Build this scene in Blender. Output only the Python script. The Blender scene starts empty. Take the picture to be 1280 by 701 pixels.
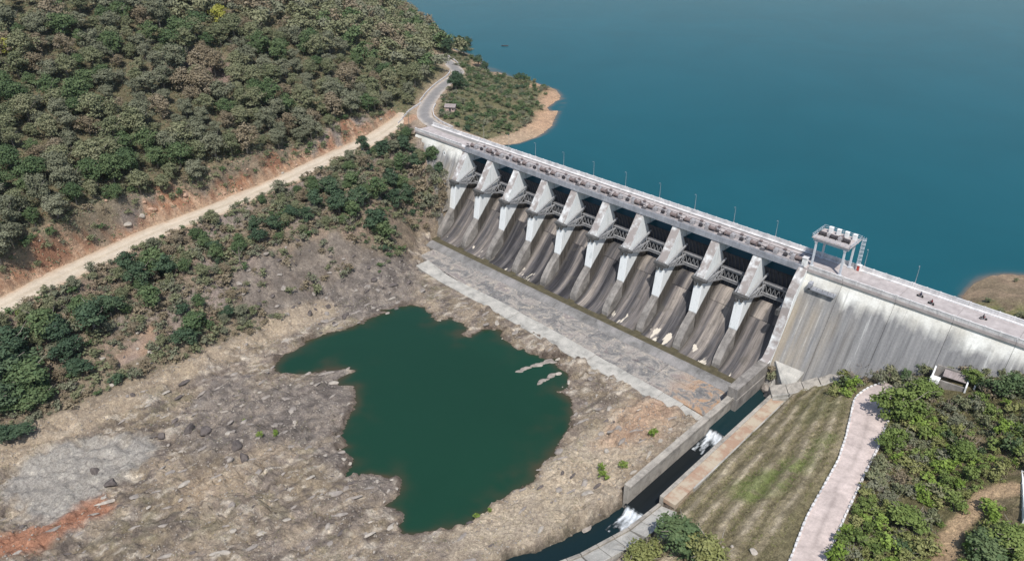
import bpy, bmesh, math, random
import numpy as np
from mathutils import Vector, Matrix
SC = bpy.context.scene
COL = SC.collection
rng = np.random.default_rng(7); random.seed(7)
R_ = math.radians
# ---------------------------------------------------------------- camera, sky, sun, exposure
CAM = (227.214, -204.609, 108.797); PITCH, HEAD = R_(29.5464), R_(45.6994)
cd = bpy.data.cameras.new('camera'); cam = bpy.data.objects.new('camera', cd); COL.objects.link(cam)
cd.sensor_width = 36; cd.lens = 26.719; cd.clip_start = 1; cd.clip_end = 20000
hx, hy = -math.cos(HEAD), math.sin(HEAD); rx, ry = math.sin(HEAD), math.cos(HEAD)
fw = Vector((hx*math.cos(PITCH), hy*math.cos(PITCH), -math.sin(PITCH))); rt = Vector((rx, ry, 0)); up = rt.cross(fw)
AXF, AXR, AXU = fw, rt, up
cam.matrix_world = Matrix(((rt.x, up.x, -fw.x, CAM[0]), (rt.y, up.y, -fw.y, CAM[1]), (rt.z, up.z, -fw.z, CAM[2]), (0, 0, 0, 1)))
SC.camera = cam
SUN = Vector((0.40, -0.36, 0.86)).normalized()
el = math.asin(SUN.z); az = math.atan2(SUN.x, SUN.y)
W_ = bpy.data.worlds.new('World'); SC.world = W_; W_.use_nodes = True
nt = W_.node_tree; sky = nt.nodes.new('ShaderNodeTexSky'); sky.sky_type = 'NISHITA'; sky.sun_disc = False
sky.sun_elevation = el; sky.sun_rotation = az; sky.dust_density = 1.0; sky.air_density = 1.2
nt.links.new(sky.outputs[0], nt.nodes['Background'].inputs[0]); nt.nodes['Background'].inputs[1].default_value = 0.108
sl = bpy.data.lights.new('sun', 'SUN'); sl.energy = 3.9; sl.angle = R_(0.6); sl.color = (1, .965, .91)
so = bpy.data.objects.new('sun', sl); COL.objects.link(so); so.rotation_euler = SUN.to_track_quat('Z', 'Y').to_euler(); so.location = (0, 0, 200)
SC.view_settings.view_transform = 'Standard'; SC.view_settings.look = 'None'; SC.view_settings.exposure = 0.25; SC.view_settings.gamma = 1
# ---- surveyed points of the place, in metres (x along the dam, y upstream, z above the dam road)
CTRL = [(26.7, -149.4, -34.0), (30.9, -173.7, -34.5), (28.1, -192.8, -35.0), (53.7, -199.9, -35.5), (65.1, -176.4, -34.5), (79.6, -152.1, -33.8), (75.5, -130.9, -34.0),
 (101.0, -153.8, -35.5), (56.0, -162.4, -34.3), (114.2, -140.4, -36.0), (129.4, -126.0, -35.6), (137.2, -117.8, -36.0), (140.2, -98.2, -35.5), (138.9, -77.3, -34.3),
 (138.7, -62.7, -33.8), (43.7, -132.7, -34.0), (56.2, -118.8, -35.0), (65.6, -113.9, -35.6), (19.0, -181.6, -32.5), (17.9, -157.0, -31.5), (15.2, -130.8, -31.5),
 (13.5, -107.2, -32.5), (13.8, -78.3, -33.5), (23.4, -63.7, -34.0), (28.7, -52.9, -34.6), (61.0, -50.5, -35.6), (93.4, -52.6, -35.6), (113.1, -52.3, -35.0),
 (131.0, -51.9, -34.5), (33.2, -114.9, -36.3), (29.4, -97.4, -36.3), (31.4, -66.5, -36.3), (78.2, -56.5, -36.3), (117.6, -67.0, -36.3), (127.2, -102.1, -36.3),
 (119.1, -127.4, -36.3), (102.5, -120.5, -36.2), (65.2, -107.9, -36.2), (-26.4, -171.9, -15.0), (-31.5, -156.2, -14.0), (-35.4, -136.8, -13.0), (-39.3, -115.3, -12.0),
 (-39.3, -90.0, -10.5), (-39.7, -65.1, -8.0), (-43.2, -35.6, -5.5), (-46.6, -11.7, -4.0), (-54.1, 8.1, -2.0), (-8.6, -165.2, -20.0), (-5.7, -145.3, -22.0),
 (5.6, -129.9, -24.0), (8.5, -161.8, -28.0), (5.7, -178.7, -29.0), (-15.8, -115.5, -17.0), (-1.4, -96.8, -22.0), (0.8, -67.4, -19.0), (-20.1, -84.5, -13.5),
 (-21.4, -51.2, -11.0), (-24.6, -24.5, -9.0), (-2.5, -34.5, -21.0), (4.9, -56.4, -25.0), (3.1, -77.3, -28.0), (-23.2, -3.4, -7.0), (-10.7, -5.6, -16.0),
 (-9.7, -19.9, -17.0), (-34.0, -167.7, -8.0), (-35.8, -142.4, -5.0), (-42.7, -120.6, -4.0), (-50.2, -92.5, -2.0), (-47.1, -66.6, -0.0), (-52.5, -28.1, 3.0),
 (-56.5, -8.0, 3.0), (-43.0, 18.5, 0.0), (-49.7, 12.0, 0.0), (-58.5, 26.7, 0.0), (-80.3, 59.3, 0.2), (-94.9, 78.0, 0.6), (-122.0, 93.4, 1.5), (-65.1, 59.2, 1.0),
 (-48.1, 60.1, 0.0), (-38.1, 67.2, -1.5), (-24.8, 32.2, -1.0), (-39.6, 30.6, 0.0), (-21.2, 44.5, -3.0), (-82.6, 81.2, 0.0), (-124.8, 108.6, -1.5), (-99.4, 116.4, -6.2),
 (-139.8, 131.0, -6.2), (-114.7, 120.4, -6.2), (-151.3, 152.5, -9.0), (-130.0, 148.0, -10.0), (-183.0, 159.4, -8.5), (-74.0, 110.7, -6.2), (-47.5, 108.5, -6.2),
 (-26.5, 94.9, -6.2), (-18.2, 79.7, -6.2), (-5.0, 60.7, -6.2), (0.6, 43.4, -6.2), (0.1, 30.7, -6.2), (-32.5, 82.2, -3.5), (-17.9, 76.4, -5.4), (-10.7, 63.6, -5.4),
 (-19.6, 71.1, -4.6), (-5.0, 44.0, -5.0), (188.6, 24.9, -6.2), (187.7, 35.2, -6.2), (188.8, 43.1, -6.2), (197.2, 53.0, -6.0), (200.0, 28.2, -1.5), (195.1, 24.5, -2.5),
 (203.6, 17.4, -1.0), (158.0, -21.8, -31.3), (159.0, -37.7, -31.2), (162.1, -78.5, -32.0), (160.4, -98.9, -33.0), (166.4, -25.3, -27.0), (171.3, -17.5, -23.0),
 (173.1, -57.1, -25.5), (176.1, -84.5, -27.0), (166.5, -92.1, -31.0), (172.4, -38.9, -24.0), (179.0, -26.3, -19.5), (182.5, -48.3, -20.0), (187.6, -71.1, -21.0),
 (190.6, -84.2, -22.0), (181.8, -18.0, -18.5), (188.4, -24.3, -18.0), (192.2, -48.2, -19.0), (195.3, -68.2, -20.0), (197.0, -79.7, -20.5), (194.4, -15.3, -14.5),
 (205.9, -5.7, -11.0), (201.4, -33.7, -17.5), (213.0, -28.6, -13.5), (203.4, -58.3, -19.0), (213.9, -51.5, -16.5), (220.8, -39.1, -11.0), (225.7, -58.0, -14.0),
 (207.9, -69.6, -20.0), (0.0, 100.0, -20.0), (100.0, 60.0, -20.0), (100.0, 20.0, -22.0), (30.0, 20.0, -20.0), (-30.0, 160.0, -20.0), (-100.0, 190.0, -20.0),
 (300.0, 120.0, -20.0), (0.0, 300.0, -25.0), (300.0, 300.0, -25.0), (-300.0, 400.0, -25.0), (160.0, 30.0, -14.0), (150.0, 100.0, -20.0), (-400.0, 500.0, -25.0),
 (500.0, 500.0, -25.0), (100.0, 500.0, -25.0), (20.0, 40.0, -14.0), (50.0, 160.0, -22.0), (-130.0, 105.0, 2.0), (-165.0, 95.0, 6.0), (-145.0, 60.0, 23.0),
 (-110.0, 45.0, 14.0), (-150.0, 0.0, 40.0), (-150.0, -100.0, 46.0), (-100.0, 0.0, 21.0), (-100.0, -60.0, 24.0), (-100.0, -120.0, 22.0), (-100.0, -180.0, 20.0),
 (-70.0, -200.0, 5.0), (-60.0, -40.0, 2.0), (-200.0, -50.0, 58.0), (-280.0, -50.0, 78.0), (-280.0, 60.0, 70.0), (-200.0, 60.0, 38.0), (-220.0, 120.0, 14.0),
 (-200.0, 180.0, -14.0), (-170.0, 150.0, -9.0), (-280.0, 150.0, 20.0), (-320.0, 230.0, -22.0), (-230.0, 210.0, -18.0), (-420.0, 0.0, 95.0), (-420.0, 150.0, 60.0),
 (-420.0, -200.0, 95.0), (-250.0, -200.0, 70.0), (-150.0, -220.0, 40.0), (-480.0, 350.0, -20.0), (-50.0, -260.0, -2.0), (0.0, -260.0, -22.0), (60.0, -260.0, -35.0),
 (120.0, -240.0, -36.0), (150.0, -260.0, -36.0), (-300.0, -400.0, 70.0), (0.0, -400.0, -20.0), (130.0, -400.0, -36.0), (300.0, -400.0, 0.0), (215.0, -4.0, -5.0),
 (235.0, 2.0, 0.0), (260.0, 10.0, 2.0), (200.0, -9.0, -12.0), (186.0, -12.0, -18.5), (230.0, -60.0, -11.0), (260.0, -60.0, -3.0), (260.0, -130.0, -8.0),
 (200.0, -130.0, -21.0), (320.0, -60.0, 5.0), (320.0, 30.0, 5.0), (400.0, -200.0, 10.0), (165.0, -110.0, -32.0), (165.0, -150.0, -33.0), (180.0, -150.0, -26.0),
 (230.0, -200.0, -16.0), (260.0, 40.0, -5.0), (225.0, 20.0, -1.0), (170.0, -7.0, -27.0), (160.0, -14.0, -30.5), (-25.0, 4.0, -3.0), (-40.0, 3.0, -0.5),
 (-8.0, -4.0, -14.0), (-12.0, -14.0, -25.5), (-22.0, -12.0, -17.0), (-4.0, -26.0, -34.0), (8.0, -36.0, -34.5), (-60.0, 20.0, -0.2), (-25.0, 12.0, -1.5),
 (-12.0, 14.0, -4.0), (-5.0, 22.0, -6.3)]
POOL = [(32.5, -115.1), (29.0, -111.0), (29.1, -104.4), (27.7, -98.5), (28.0, -93.3), (28.9, -89.7), (30.8, -83.6), (30.8, -78.5), (30.8, -73.3), (32.2, -68.9), (29.8, -69.7),
 (31.6, -64.1), (34.5, -59.7), (39.3, -57.3), (44.8, -58.9), (49.7, -60.1), (51.3, -56.2), (55.2, -54.7), (60.6, -55.9), (62.6, -60.3), (65.3, -59.1), (65.1, -54.4),
 (65.7, -50.3), (68.4, -49.0), (71.8, -49.3), (74.4, -50.8), (78.5, -52.2), (82.0, -52.8), (83.1, -51.1), (86.3, -51.9), (88.8, -50.7), (93.8, -49.0), (94.7, -46.2),
 (96.6, -46.3), (97.1, -50.1), (101.5, -50.8), (104.1, -52.3), (106.7, -54.5), (108.1, -57.7), (107.4, -60.6), (110.9, -61.0), (113.8, -62.5), (117.6, -66.6),
 (121.2, -72.9), (122.9, -78.4), (124.6, -84.4), (124.6, -89.6), (127.9, -93.1), (127.3, -97.7), (126.6, -101.5), (126.0, -106.8), (126.0, -112.4), (125.6, -117.5),
 (123.6, -120.9), (121.1, -124.0), (118.9, -127.2), (116.8, -129.3), (113.7, -128.8), (112.3, -126.9), (110.2, -126.0), (106.3, -126.8), (105.9, -124.5), (105.2, -122.1),
 (103.5, -120.2), (100.5, -118.9), (97.3, -120.4), (94.5, -123.1), (92.9, -126.4), (91.4, -128.6), (88.8, -127.9), (87.9, -124.6), (86.4, -123.0), (84.0, -124.0),
 (80.1, -123.4), (81.2, -120.4), (78.5, -120.7), (75.7, -123.0), (75.0, -120.4), (72.0, -115.1), (69.1, -111.3), (65.3, -107.2), (60.0, -103.4), (56.1, -106.1),
 (53.5, -105.8), (53.2, -102.0), (52.8, -98.3), (49.7, -100.1), (46.0, -103.7), (44.7, -107.4), (43.1, -110.7), (40.5, -114.4), (37.6, -116.1)]
DROAD = [(-24.5, -185.3, -15.5), (-27.5, -171.6, -15.0), (-31.5, -156.2, -14.0), (-35.4, -136.8, -13.0), (-39.3, -115.3, -12.0), (-39.3, -90.0, -10.5), (-39.7, -65.1, -8.0),
 (-43.2, -35.6, -5.5), (-46.6, -11.7, -4.0), (-52.1, 6.6, -2.0), (-55.0, 14.8, -0.6)]
AROAD = [(-0.1, 8.8, 0.0), (-21.0, 9.1, 0.0), (-33.6, 11.0, 0.0), (-43.6, 14.6, 0.0), (-52.4, 21.5, 0.0), (-61.8, 32.5, 0.1), (-72.0, 46.0, 0.2), (-79.8, 58.8, 0.4),
 (-85.3, 70.6, 0.6), (-91.7, 79.4, 0.9), (-103.8, 86.1, 1.2), (-115.5, 90.9, 1.6), (-127.1, 95.5, 2.2)]
PTS = {'pathL': [(183.0, -11.5), (180.8, -17.6), (179.9, -24.4), (181.7, -30.6), (184.7, -40.7), (187.0, -50.5), (188.1, -60.7), (189.3, -71.4), (192.0, -84.3),
 (194.0, -93.5)], 'pathR': [(186.8, -14.8), (189.0, -21.1), (190.2, -28.1), (191.2, -34.4), (192.3, -39.5), (193.3, -48.3), (194.4, -57.0), (195.7, -66.9),
 (197.5, -78.9), (199.2, -88.5)], 'mud': [(26.3, -178.3), (40.4, -160.0), (50.5, -160.0), (48.3, -169.8), (50.4, -176.6), (54.0, -183.7), (53.1, -188.9), (44.7, -193.6),
 (32.8, -193.0), (26.9, -186.5)], 'red': [(48.3, -200.3), (53.1, -189.2), (51.7, -180.5), (54.8, -175.1), (61.0, -176.4), (59.5, -184.9), (59.7, -194.7),
 (54.2, -202.1)], 'track': [(19.0, -193.4), (19.5, -185.8), (19.1, -164.4), (17.1, -139.6), (14.6, -116.6), (15.1, -102.1), (17.1, -87.6)], 'mauve1': [(32.8, -126.8),
 (40.8, -123.2), (48.9, -114.2), (47.0, -101.5), (53.7, -99.1), (68.6, -110.3), (77.7, -123.3), (87.4, -123.8), (102.3, -119.0), (109.3, -127.1), (93.7, -128.0),
 (75.2, -130.7), (65.9, -140.0), (57.0, -151.4), (41.2, -149.0), (26.8, -137.1)], 'mauve2': [(-4.4, -108.9), (-9.6, -91.3), (-5.5, -70.1), (7.0, -54.4), (12.9, -36.0),
 (37.2, -57.0), (29.5, -79.3), (25.2, -93.0), (15.3, -99.1), (7.7, -109.2)], 'yellow': [(118.0, -116.1), (124.3, -80.1), (126.4, -49.6), (143.4, -45.7), (146.8, -73.7),
 (149.2, -83.1), (145.9, -104.5), (132.0, -128.3)], 'redpatch': [(128.3, -56.4), (131.2, -39.2), (141.6, -47.0), (142.1, -59.9), (138.2, -69.4),
 (131.0, -74.3)], 'tanpatch': [(63.8, -161.2), (71.7, -147.8), (79.3, -149.8), (71.5, -161.0)], 'slide': [(6.6, -153.9), (2.3, -139.0), (7.7, -138.1), (12.3, -149.5),
 (12.4, -154.5)], 'bare': [(-116.5, -74.8), (-117.3, -56.5), (-106.2, -40.2), (-92.5, -48.6), (-88.9, -56.6), (-99.7, -66.6), (-103.4, -78.3)], 'trail': [(223.4, -40.7),
 (219.0, -42.3), (216.7, -44.9), (215.8, -50.5), (214.8, -56.4), (214.5, -61.5), (216.1, -68.3)], 'green1': [(169.3, -65.3), (178.7, -52.5), (181.8, -42.1),
 (182.7, -52.8), (180.7, -64.5), (174.8, -71.7)], 'green2': [(164.1, -25.2), (172.1, -7.6), (181.6, -32.2), (172.4, -38.7)], 'penshore': [(-2.2, 30.5), (-0.6, 45.7),
 (-5.1, 60.8), (-18.3, 79.9), (-26.8, 95.3), (-44.6, 105.1), (-66.7, 103.0), (-53.4, 95.4), (-30.9, 80.5), (-13.7, 58.8), (-6.7, 35.1)], 'brownhill': [(-38.9, -165.9),
 (-44.5, -139.6), (-47.9, -116.1), (-48.7, -100.1), (-55.6, -111.0), (-46.6, -142.3), (-46.4, -162.4)], 'yellowtree': [(-127.6, -35.6, 7, 9),
 (-128.0, -123.8, 6, 7)], 'baretrees': [(-4.0, -12.9, 8), (-0.6, -59.2, 7), (175.4, -7.9, 7), (175.9, -17.1, 6), (-13.2, -10.6, 7),
 (-7.3, -102.2, 6)], 'rocks': [(41.3, -155.6, 1.9, 'dark', 'tilted dark slab rock beside the grey mud patch'),
 (44.8, -148.9, 2.9, 'dark', 'broad dark flat boulder left of the pool'), (49.4, -146.7, 2.1, 'dark', 'dark boulder touching the broad flat one'),
 (62.5, -143.7, 2.8, 'dark', 'dark split rock with vertical cracks left of the pool'),
 (67.7, -144.7, 2.4, 'dark', 'lower half of the dark cracked rock left of the pool'), (67.5, -148.0, 1.4, 'mauve', 'mauve rock wedged under the dark cracked rock'),
 (22.1, -155.0, 1.0, 'dark', 'pair of dark stones on the tan track, larger'), (21.9, -156.3, 0.7, 'mauve', 'pair of dark stones on the tan track, smaller'),
 (14.6, -157.8, 0.9, 'pale', 'pale stone at the foot of the slide scar'), (-48.0, -99.8, 1.6, 'red', 'large orange boulder perched in the red road cut'),
 (-47.3, -113.5, 1.8, 'red', 'broken reddish boulder left in the road cut'), (-45.8, -123.6, 1.6, 'pale', 'pale pinkish boulder stack at the edge of the red road cut'),
 (-46.8, -117.7, 1.4, 'pale', 'pale boulder above the road cut stack'), (18.7, -119.7, 0.8, 'pale', 'white stone on the upper river bank track'),
 (23.6, -132.9, 0.6, 'pale', 'small white stone below the upper track'), (150.4, -5.7, 2.2, 'mauve', 'big rounded boulder in the outlet channel head'),
 (151.2, -5.9, 1.5, 'mauve', 'boulder behind the outlet channel head rock'), (184.8, -86.0, 1.1, 'pale', 'large pale rock at the bottom of the grass slope'),
 (180.1, -86.5, 0.6, 'pale', 'pale stone in the row below the grass slope, right'), (178.4, -87.1, 0.5, 'pale', 'pale stone in the row below the grass slope, middle'),
 (175.4, -88.3, 0.5, 'pale', 'pale stone in the row below the grass slope, left'), (162.9, -86.0, 0.6, 'pale', 'pale stone beside the stream bank tree'),
 (42.6, -174.3, 2.0, 'dark', 'dark broken ledge below the grey mud'), (51.1, -173.0, 2.0, 'dark', 'dark rock ledge under the grey mud patch'),
 (51.6, -176.3, 1.1, 'mauve', 'mauve ledge rock left of the red soil'), (16.0, -83.5, 1.8, 'dark', 'dark rock above the left pool shore'),
 (16.9, -91.2, 1.9, 'dark', 'dark rock near the pool inlet tip'), (25.6, -83.2, 1.5, 'dark', 'small dark rock on the upper pool shore'),
 (-87.7, 128.3, 1.3, 'red', 'reddish rock shoal just breaking the lake surface')], 'shorerocks': [(50.0, -59.6, 0.5), (51.7, -58.9, 0.4), (54.1, -59.1, 0.35),
 (74.0, -52.3, 0.45), (106.2, -58.1, 0.5), (109.4, -59.7, 0.6), (109.2, -57.5, 0.5), (107.5, -60.7, 0.35), (120.2, -78.7, 0.5), (120.3, -80.1, 0.4), (122.6, -86.1, 0.4),
 (124.8, -91.0, 0.4), (130.8, -97.5, 0.35), (86.9, -125.7, 0.8), (88.0, -124.8, 0.7), (101.3, -120.8, 0.6), (104.5, -121.7, 0.6),
 (105.3, -126.5, 0.5)], 'padwall': [(-50.4, 4.0), (-56.7, 16.2),
 (-62.2, 28.2)], 'boatspot': [(-140.5, 165.3)], 'spits': [(95.7, -48.4, 90.8, -61.2, 9, 'long knobbly rock spit in the pool below the apron'),
 (100.3, -53.7, 99.8, -61.2, 6, 'shorter rock spit in the pool below the longer one')]}
TREES = {'dark': [(-7.5, -165.3, 8.0, 9.0), (-5.1, -162.9, 8.0, 8.0), (-4.4, -153.3, 9.0, 9.0), (-10.8, -154.0, 7.0, 7.0), (-7.0, -147.1, 7.0, 7.0), (1.0, -163.4, 7.0, 6.0),
 (-18.3, -127.3, 8.0, 9.0), (-15.1, -133.5, 7.0, 8.0), (-14.7, -125.0, 7.0, 8.0), (-3.8, -135.1, 7.0, 7.0), (-22.4, -133.5, 6.0, 8.0), (-2.6, -177.3, 11.0, 9.0),
 (4.6, -176.0, 11.0, 9.0), (6.2, -182.6, 11.0, 8.0), (-6.4, -174.5, 9.0, 9.0), (10.6, -176.4, 8.0, 6.0), (-2.0, -180.9, 9.0, 9.0), (7.3, -163.6, 6.0, 5.0),
 (-64.2, 52.9, 8.5, 9.5), (-8.6, -49.2, 7.0, 8.0), (0.8, -49.2, 8.0, 9.0), (3.4, -47.6, 7.0, 7.0), (-10.2, -57.6, 8.0, 8.0), (-17.3, -56.0, 7.0, 8.0),
 (-20.0, -44.4, 6.0, 6.0), (-8.3, -32.0, 7.0, 8.0), (-10.3, -24.1, 6.0, 7.0), (-11.3, -39.4, 7.0, 8.0), (-16.2, -27.4, 6.0, 7.0), (-37.9, -24.8, 4.0, 6.0),
 (-18.3, -3.3, 6.0, 7.0), (-11.0, -4.4, 5.0, 6.0), (-22.3, -9.3, 6.0, 7.0), (-24.8, -16.1, 7.0, 7.0), (-34.0, -17.2, 6.0, 6.0), (-31.7, -7.9, 6.0, 6.0),
 (-14.8, -24.4, 6.0, 6.0), (-16.0, -64.3, 6.0, 7.0), (-11.3, -71.3, 5.0, 6.0), (-6.6, -54.8, 6.0, 7.0), (-18.2, -89.1, 5.0, 5.0), (-12.5, -91.1, 5.0, 5.0),
 (9.4, -128.5, 7.0, 6.0), (12.0, -132.7, 7.0, 5.0), (8.7, -117.1, 4.0, 4.0), (2.4, -122.9, 4.0, 4.0), (18.8, -187.4, 5.0, 5.0), (19.2, -184.5, 6.0, 4.0),
 (9.4, -173.7, 5.0, 5.0), (3.8, -129.0, 4.0, 4.0), (-15.6, -106.7, 4.0, 5.0), (-14.9, -97.7, 4.0, 5.0), (-14.7, -83.0, 5.0, 6.0),
 (-16.0, -75.1, 5.0, 5.0)], 'bright': [(-0.8, -49.8, 5.0, 6.0), (-18.1, -167.9, 4.0, 4.0), (64.5, -137.8, 2.2, 2.0), (65.7, -133.7, 2.4, 2.0), (53.5, -136.8, 1.2, 1.0),
 (141.4, -82.1, 3.2, 3.0), (139.1, -80.3, 2.5, 3.0), (142.7, -76.0, 3.0, 2.5), (140.9, -59.9, 3.2, 2.4), (126.7, -114.4, 1.8, 1.4), (127.1, -110.0, 1.4, 1.2),
 (4.8, -182.5, 5.0, 4.0)], 'right': [(191.3, -27.8, 9.0, 9.0), (195.0, -39.3, 6.0, 6.0), (193.8, -18.4, 7.0, 6.0), (198.1, -42.8, 4.0, 3.5), (205.8, -51.0, 4.0, 3.5),
 (221.3, -61.4, 8.0, 5.0), (210.2, -10.6, 7.0, 6.0), (170.4, -91.6, 10.0, 7.0), (178.1, -92.8, 9.0, 6.0), (165.1, -99.3, 8.0, 5.0), (208.6, -35.2, 6.0, 5.0),
 (202.1, -8.0, 5.0, 4.0), (206.4, -61.2, 7.0, 5.0), (224.8, -57.6, 8.0, 5.0)], 'brownbank': [(-5.4, -15.3, 10.0, 9.0), (-4.9, -9.6, 8.0, 9.0), (-13.1, -13.0, 10.0, 9.0),
 (-2.1, -15.9, 5.0, 4.0), (-8.3, -21.6, 7.0, 6.0), (-1.5, -21.8, 5.0, 4.0), (-7.4, -5.3, 7.0, 8.0), (-3.1, -29.7, 7.0, 5.0), (-18.9, -10.1, 9.0, 8.0),
 (-11.3, -7.5, 8.0, 8.0), (-2.4, -13.5, 7.0, 7.0)], 'pen': [(-135.4, 102.6, 7.0, 8.0), (-124.9, 101.1, 7.0, 8.0), (-155.4, 138.2, 7.0, 8.0), (-127.8, 116.6, 6.0, 6.0),
 (-112.2, 114.0, 6.0, 6.0), (-96.8, 104.6, 5.0, 5.0), (-158.3, 148.1, 6.0, 7.0), (-180.0, 135.1, 7.0, 8.0)], 'rightpen': [(196.9, 44.1, 2.0, 1.5),
 (199.3, 17.3, 3.0, 1.5), (204.3, 16.2, 4.0, 2.0), (194.9, 22.6, 3.0, 1.2)]}
# ---------------------------------------------------------------- terrain
def _hash(ix, iy, s):
    h = (ix.astype(np.int64)*374761393 + iy.astype(np.int64)*668265263 + s*1442695041) & 0x7fffffff
    h = ((h ^ (h >> 13))*1274126177) & 0x7fffffff
    h = (h ^ (h >> 16)) & 0xffff
    return h/65535.0
def noise(x, y, s=0):
    x = np.asarray(x, float); y = np.asarray(y, float)
    ix = np.floor(x); iy = np.floor(y); fx = x-ix; fy = y-iy
    fx = fx*fx*(3-2*fx); fy = fy*fy*(3-2*fy)
    a = _hash(ix, iy, s); b = _hash(ix+1, iy, s); c = _hash(ix, iy+1, s); d = _hash(ix+1, iy+1, s)
    return (a*(1-fx)+b*fx)*(1-fy)+(c*(1-fx)+d*fx)*fy
def fbm(x, y, s=0, o=4):
    r = 0; a = 0.5; t = 0
    for k in range(o):
        r = r+a*noise(x*2**k+k*17.3, y*2**k-k*9.1, s+k); t += a; a *= .55
    return r/t
def sstep(a, b, x):
    t = np.clip((x-a)/(b-a), 0, 1); return t*t*(3-2*t)
def poly_sd(X, Y, P):                     # signed distance to a polygon, negative inside
    d = np.full(X.shape, 1e9); ins = np.zeros(X.shape, bool); n = len(P)
    for i in range(n):
        ax, ay = P[i]; bx, by = P[(i+1) % n]
        ex, ey = bx-ax, by-ay; L = ex*ex+ey*ey+1e-9
        t = np.clip(((X-ax)*ex+(Y-ay)*ey)/L, 0, 1)
        d = np.minimum(d, (X-ax-t*ex)**2+(Y-ay-t*ey)**2)
        c = ((ay > Y) != (by > Y))
        xx = ax+(Y-ay)*ex/(ey if abs(ey) > 1e-9 else 1e-9)
        ins ^= c & (X < xx)
    d = np.sqrt(d); return np.where(ins, -d, d)
def line_d(X, Y, P):                      # distance to a polyline, its height there and the side
    D = np.full(X.shape, 1e9); Z = np.zeros(X.shape); S = np.zeros(X.shape)
    for (a, b) in zip(P[:-1], P[1:]):
        ex, ey = b[0]-a[0], b[1]-a[1]; L = ex*ex+ey*ey
        t = np.clip(((X-a[0])*ex+(Y-a[1])*ey)/L, 0, 1)
        qx = X-a[0]-t*ex; qy = Y-a[1]-t*ey; d = np.sqrt(qx*qx+qy*qy)
        m = d < D
        D = np.where(m, d, D); S = np.where(m, np.sign(ex*qy-ey*qx), S)
        if len(a) > 2: Z = np.where(m, a[2]+t*(b[2]-a[2]), Z)
    return D, Z, S
POOL_Z, LAKE_Z = -36.6, -6.2
def tps_fit(P):
    P = np.asarray(P, float); n = len(P); c = P[:, :2]/100.0
    r2 = ((c[:, None]-c[None])**2).sum(2)
    K = 0.5*r2*np.log(r2+1e-12); K[np.arange(n), np.arange(n)] = 0.004
    Q = np.hstack([np.ones((n, 1)), c]); A = np.zeros((n+3, n+3))
    A[:n, :n] = K; A[:n, n:] = Q; A[n:, :n] = Q.T
    return c, np.linalg.solve(A, np.concatenate([P[:, 2], np.zeros(3)]))
def tps_eval(f, X, Y):
    c, w = f; n = len(c); x = X.ravel()/100.0; y = Y.ravel()/100.0; out = np.empty(len(x))
    for i in range(0, len(x), 40000):
        xx = x[i:i+40000, None]; yy = y[i:i+40000, None]
        r2 = (xx-c[:, 0])**2+(yy-c[:, 1])**2
        out[i:i+40000] = (0.5*r2*np.log(r2+1e-12))@w[:n]+w[n]+xx[:, 0]*w[n+1]+yy[:, 0]*w[n+2]
    return out.reshape(X.shape)
NAT = [(153.2, -80), (152, -92), (148.5, -106), (143.5, -118), (136, -150), (130, -260)]
def axis(lo, a, b, hi, f):
    c = list(np.arange(a, b, f)); s = f; v = c[-1]
    while v < hi: s = min(s*1.08, 6.0); v += s; c.append(v)
    s = f; v = a; pre = []
    while v > lo: s = min(s*1.08, 6.0); v -= s; pre.append(v)
    return np.array(pre[::-1]+c)
AX = axis(-480, -72, 226, 420, 0.72); AY = axis(-330, -205, 14, 520, 0.72)
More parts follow.
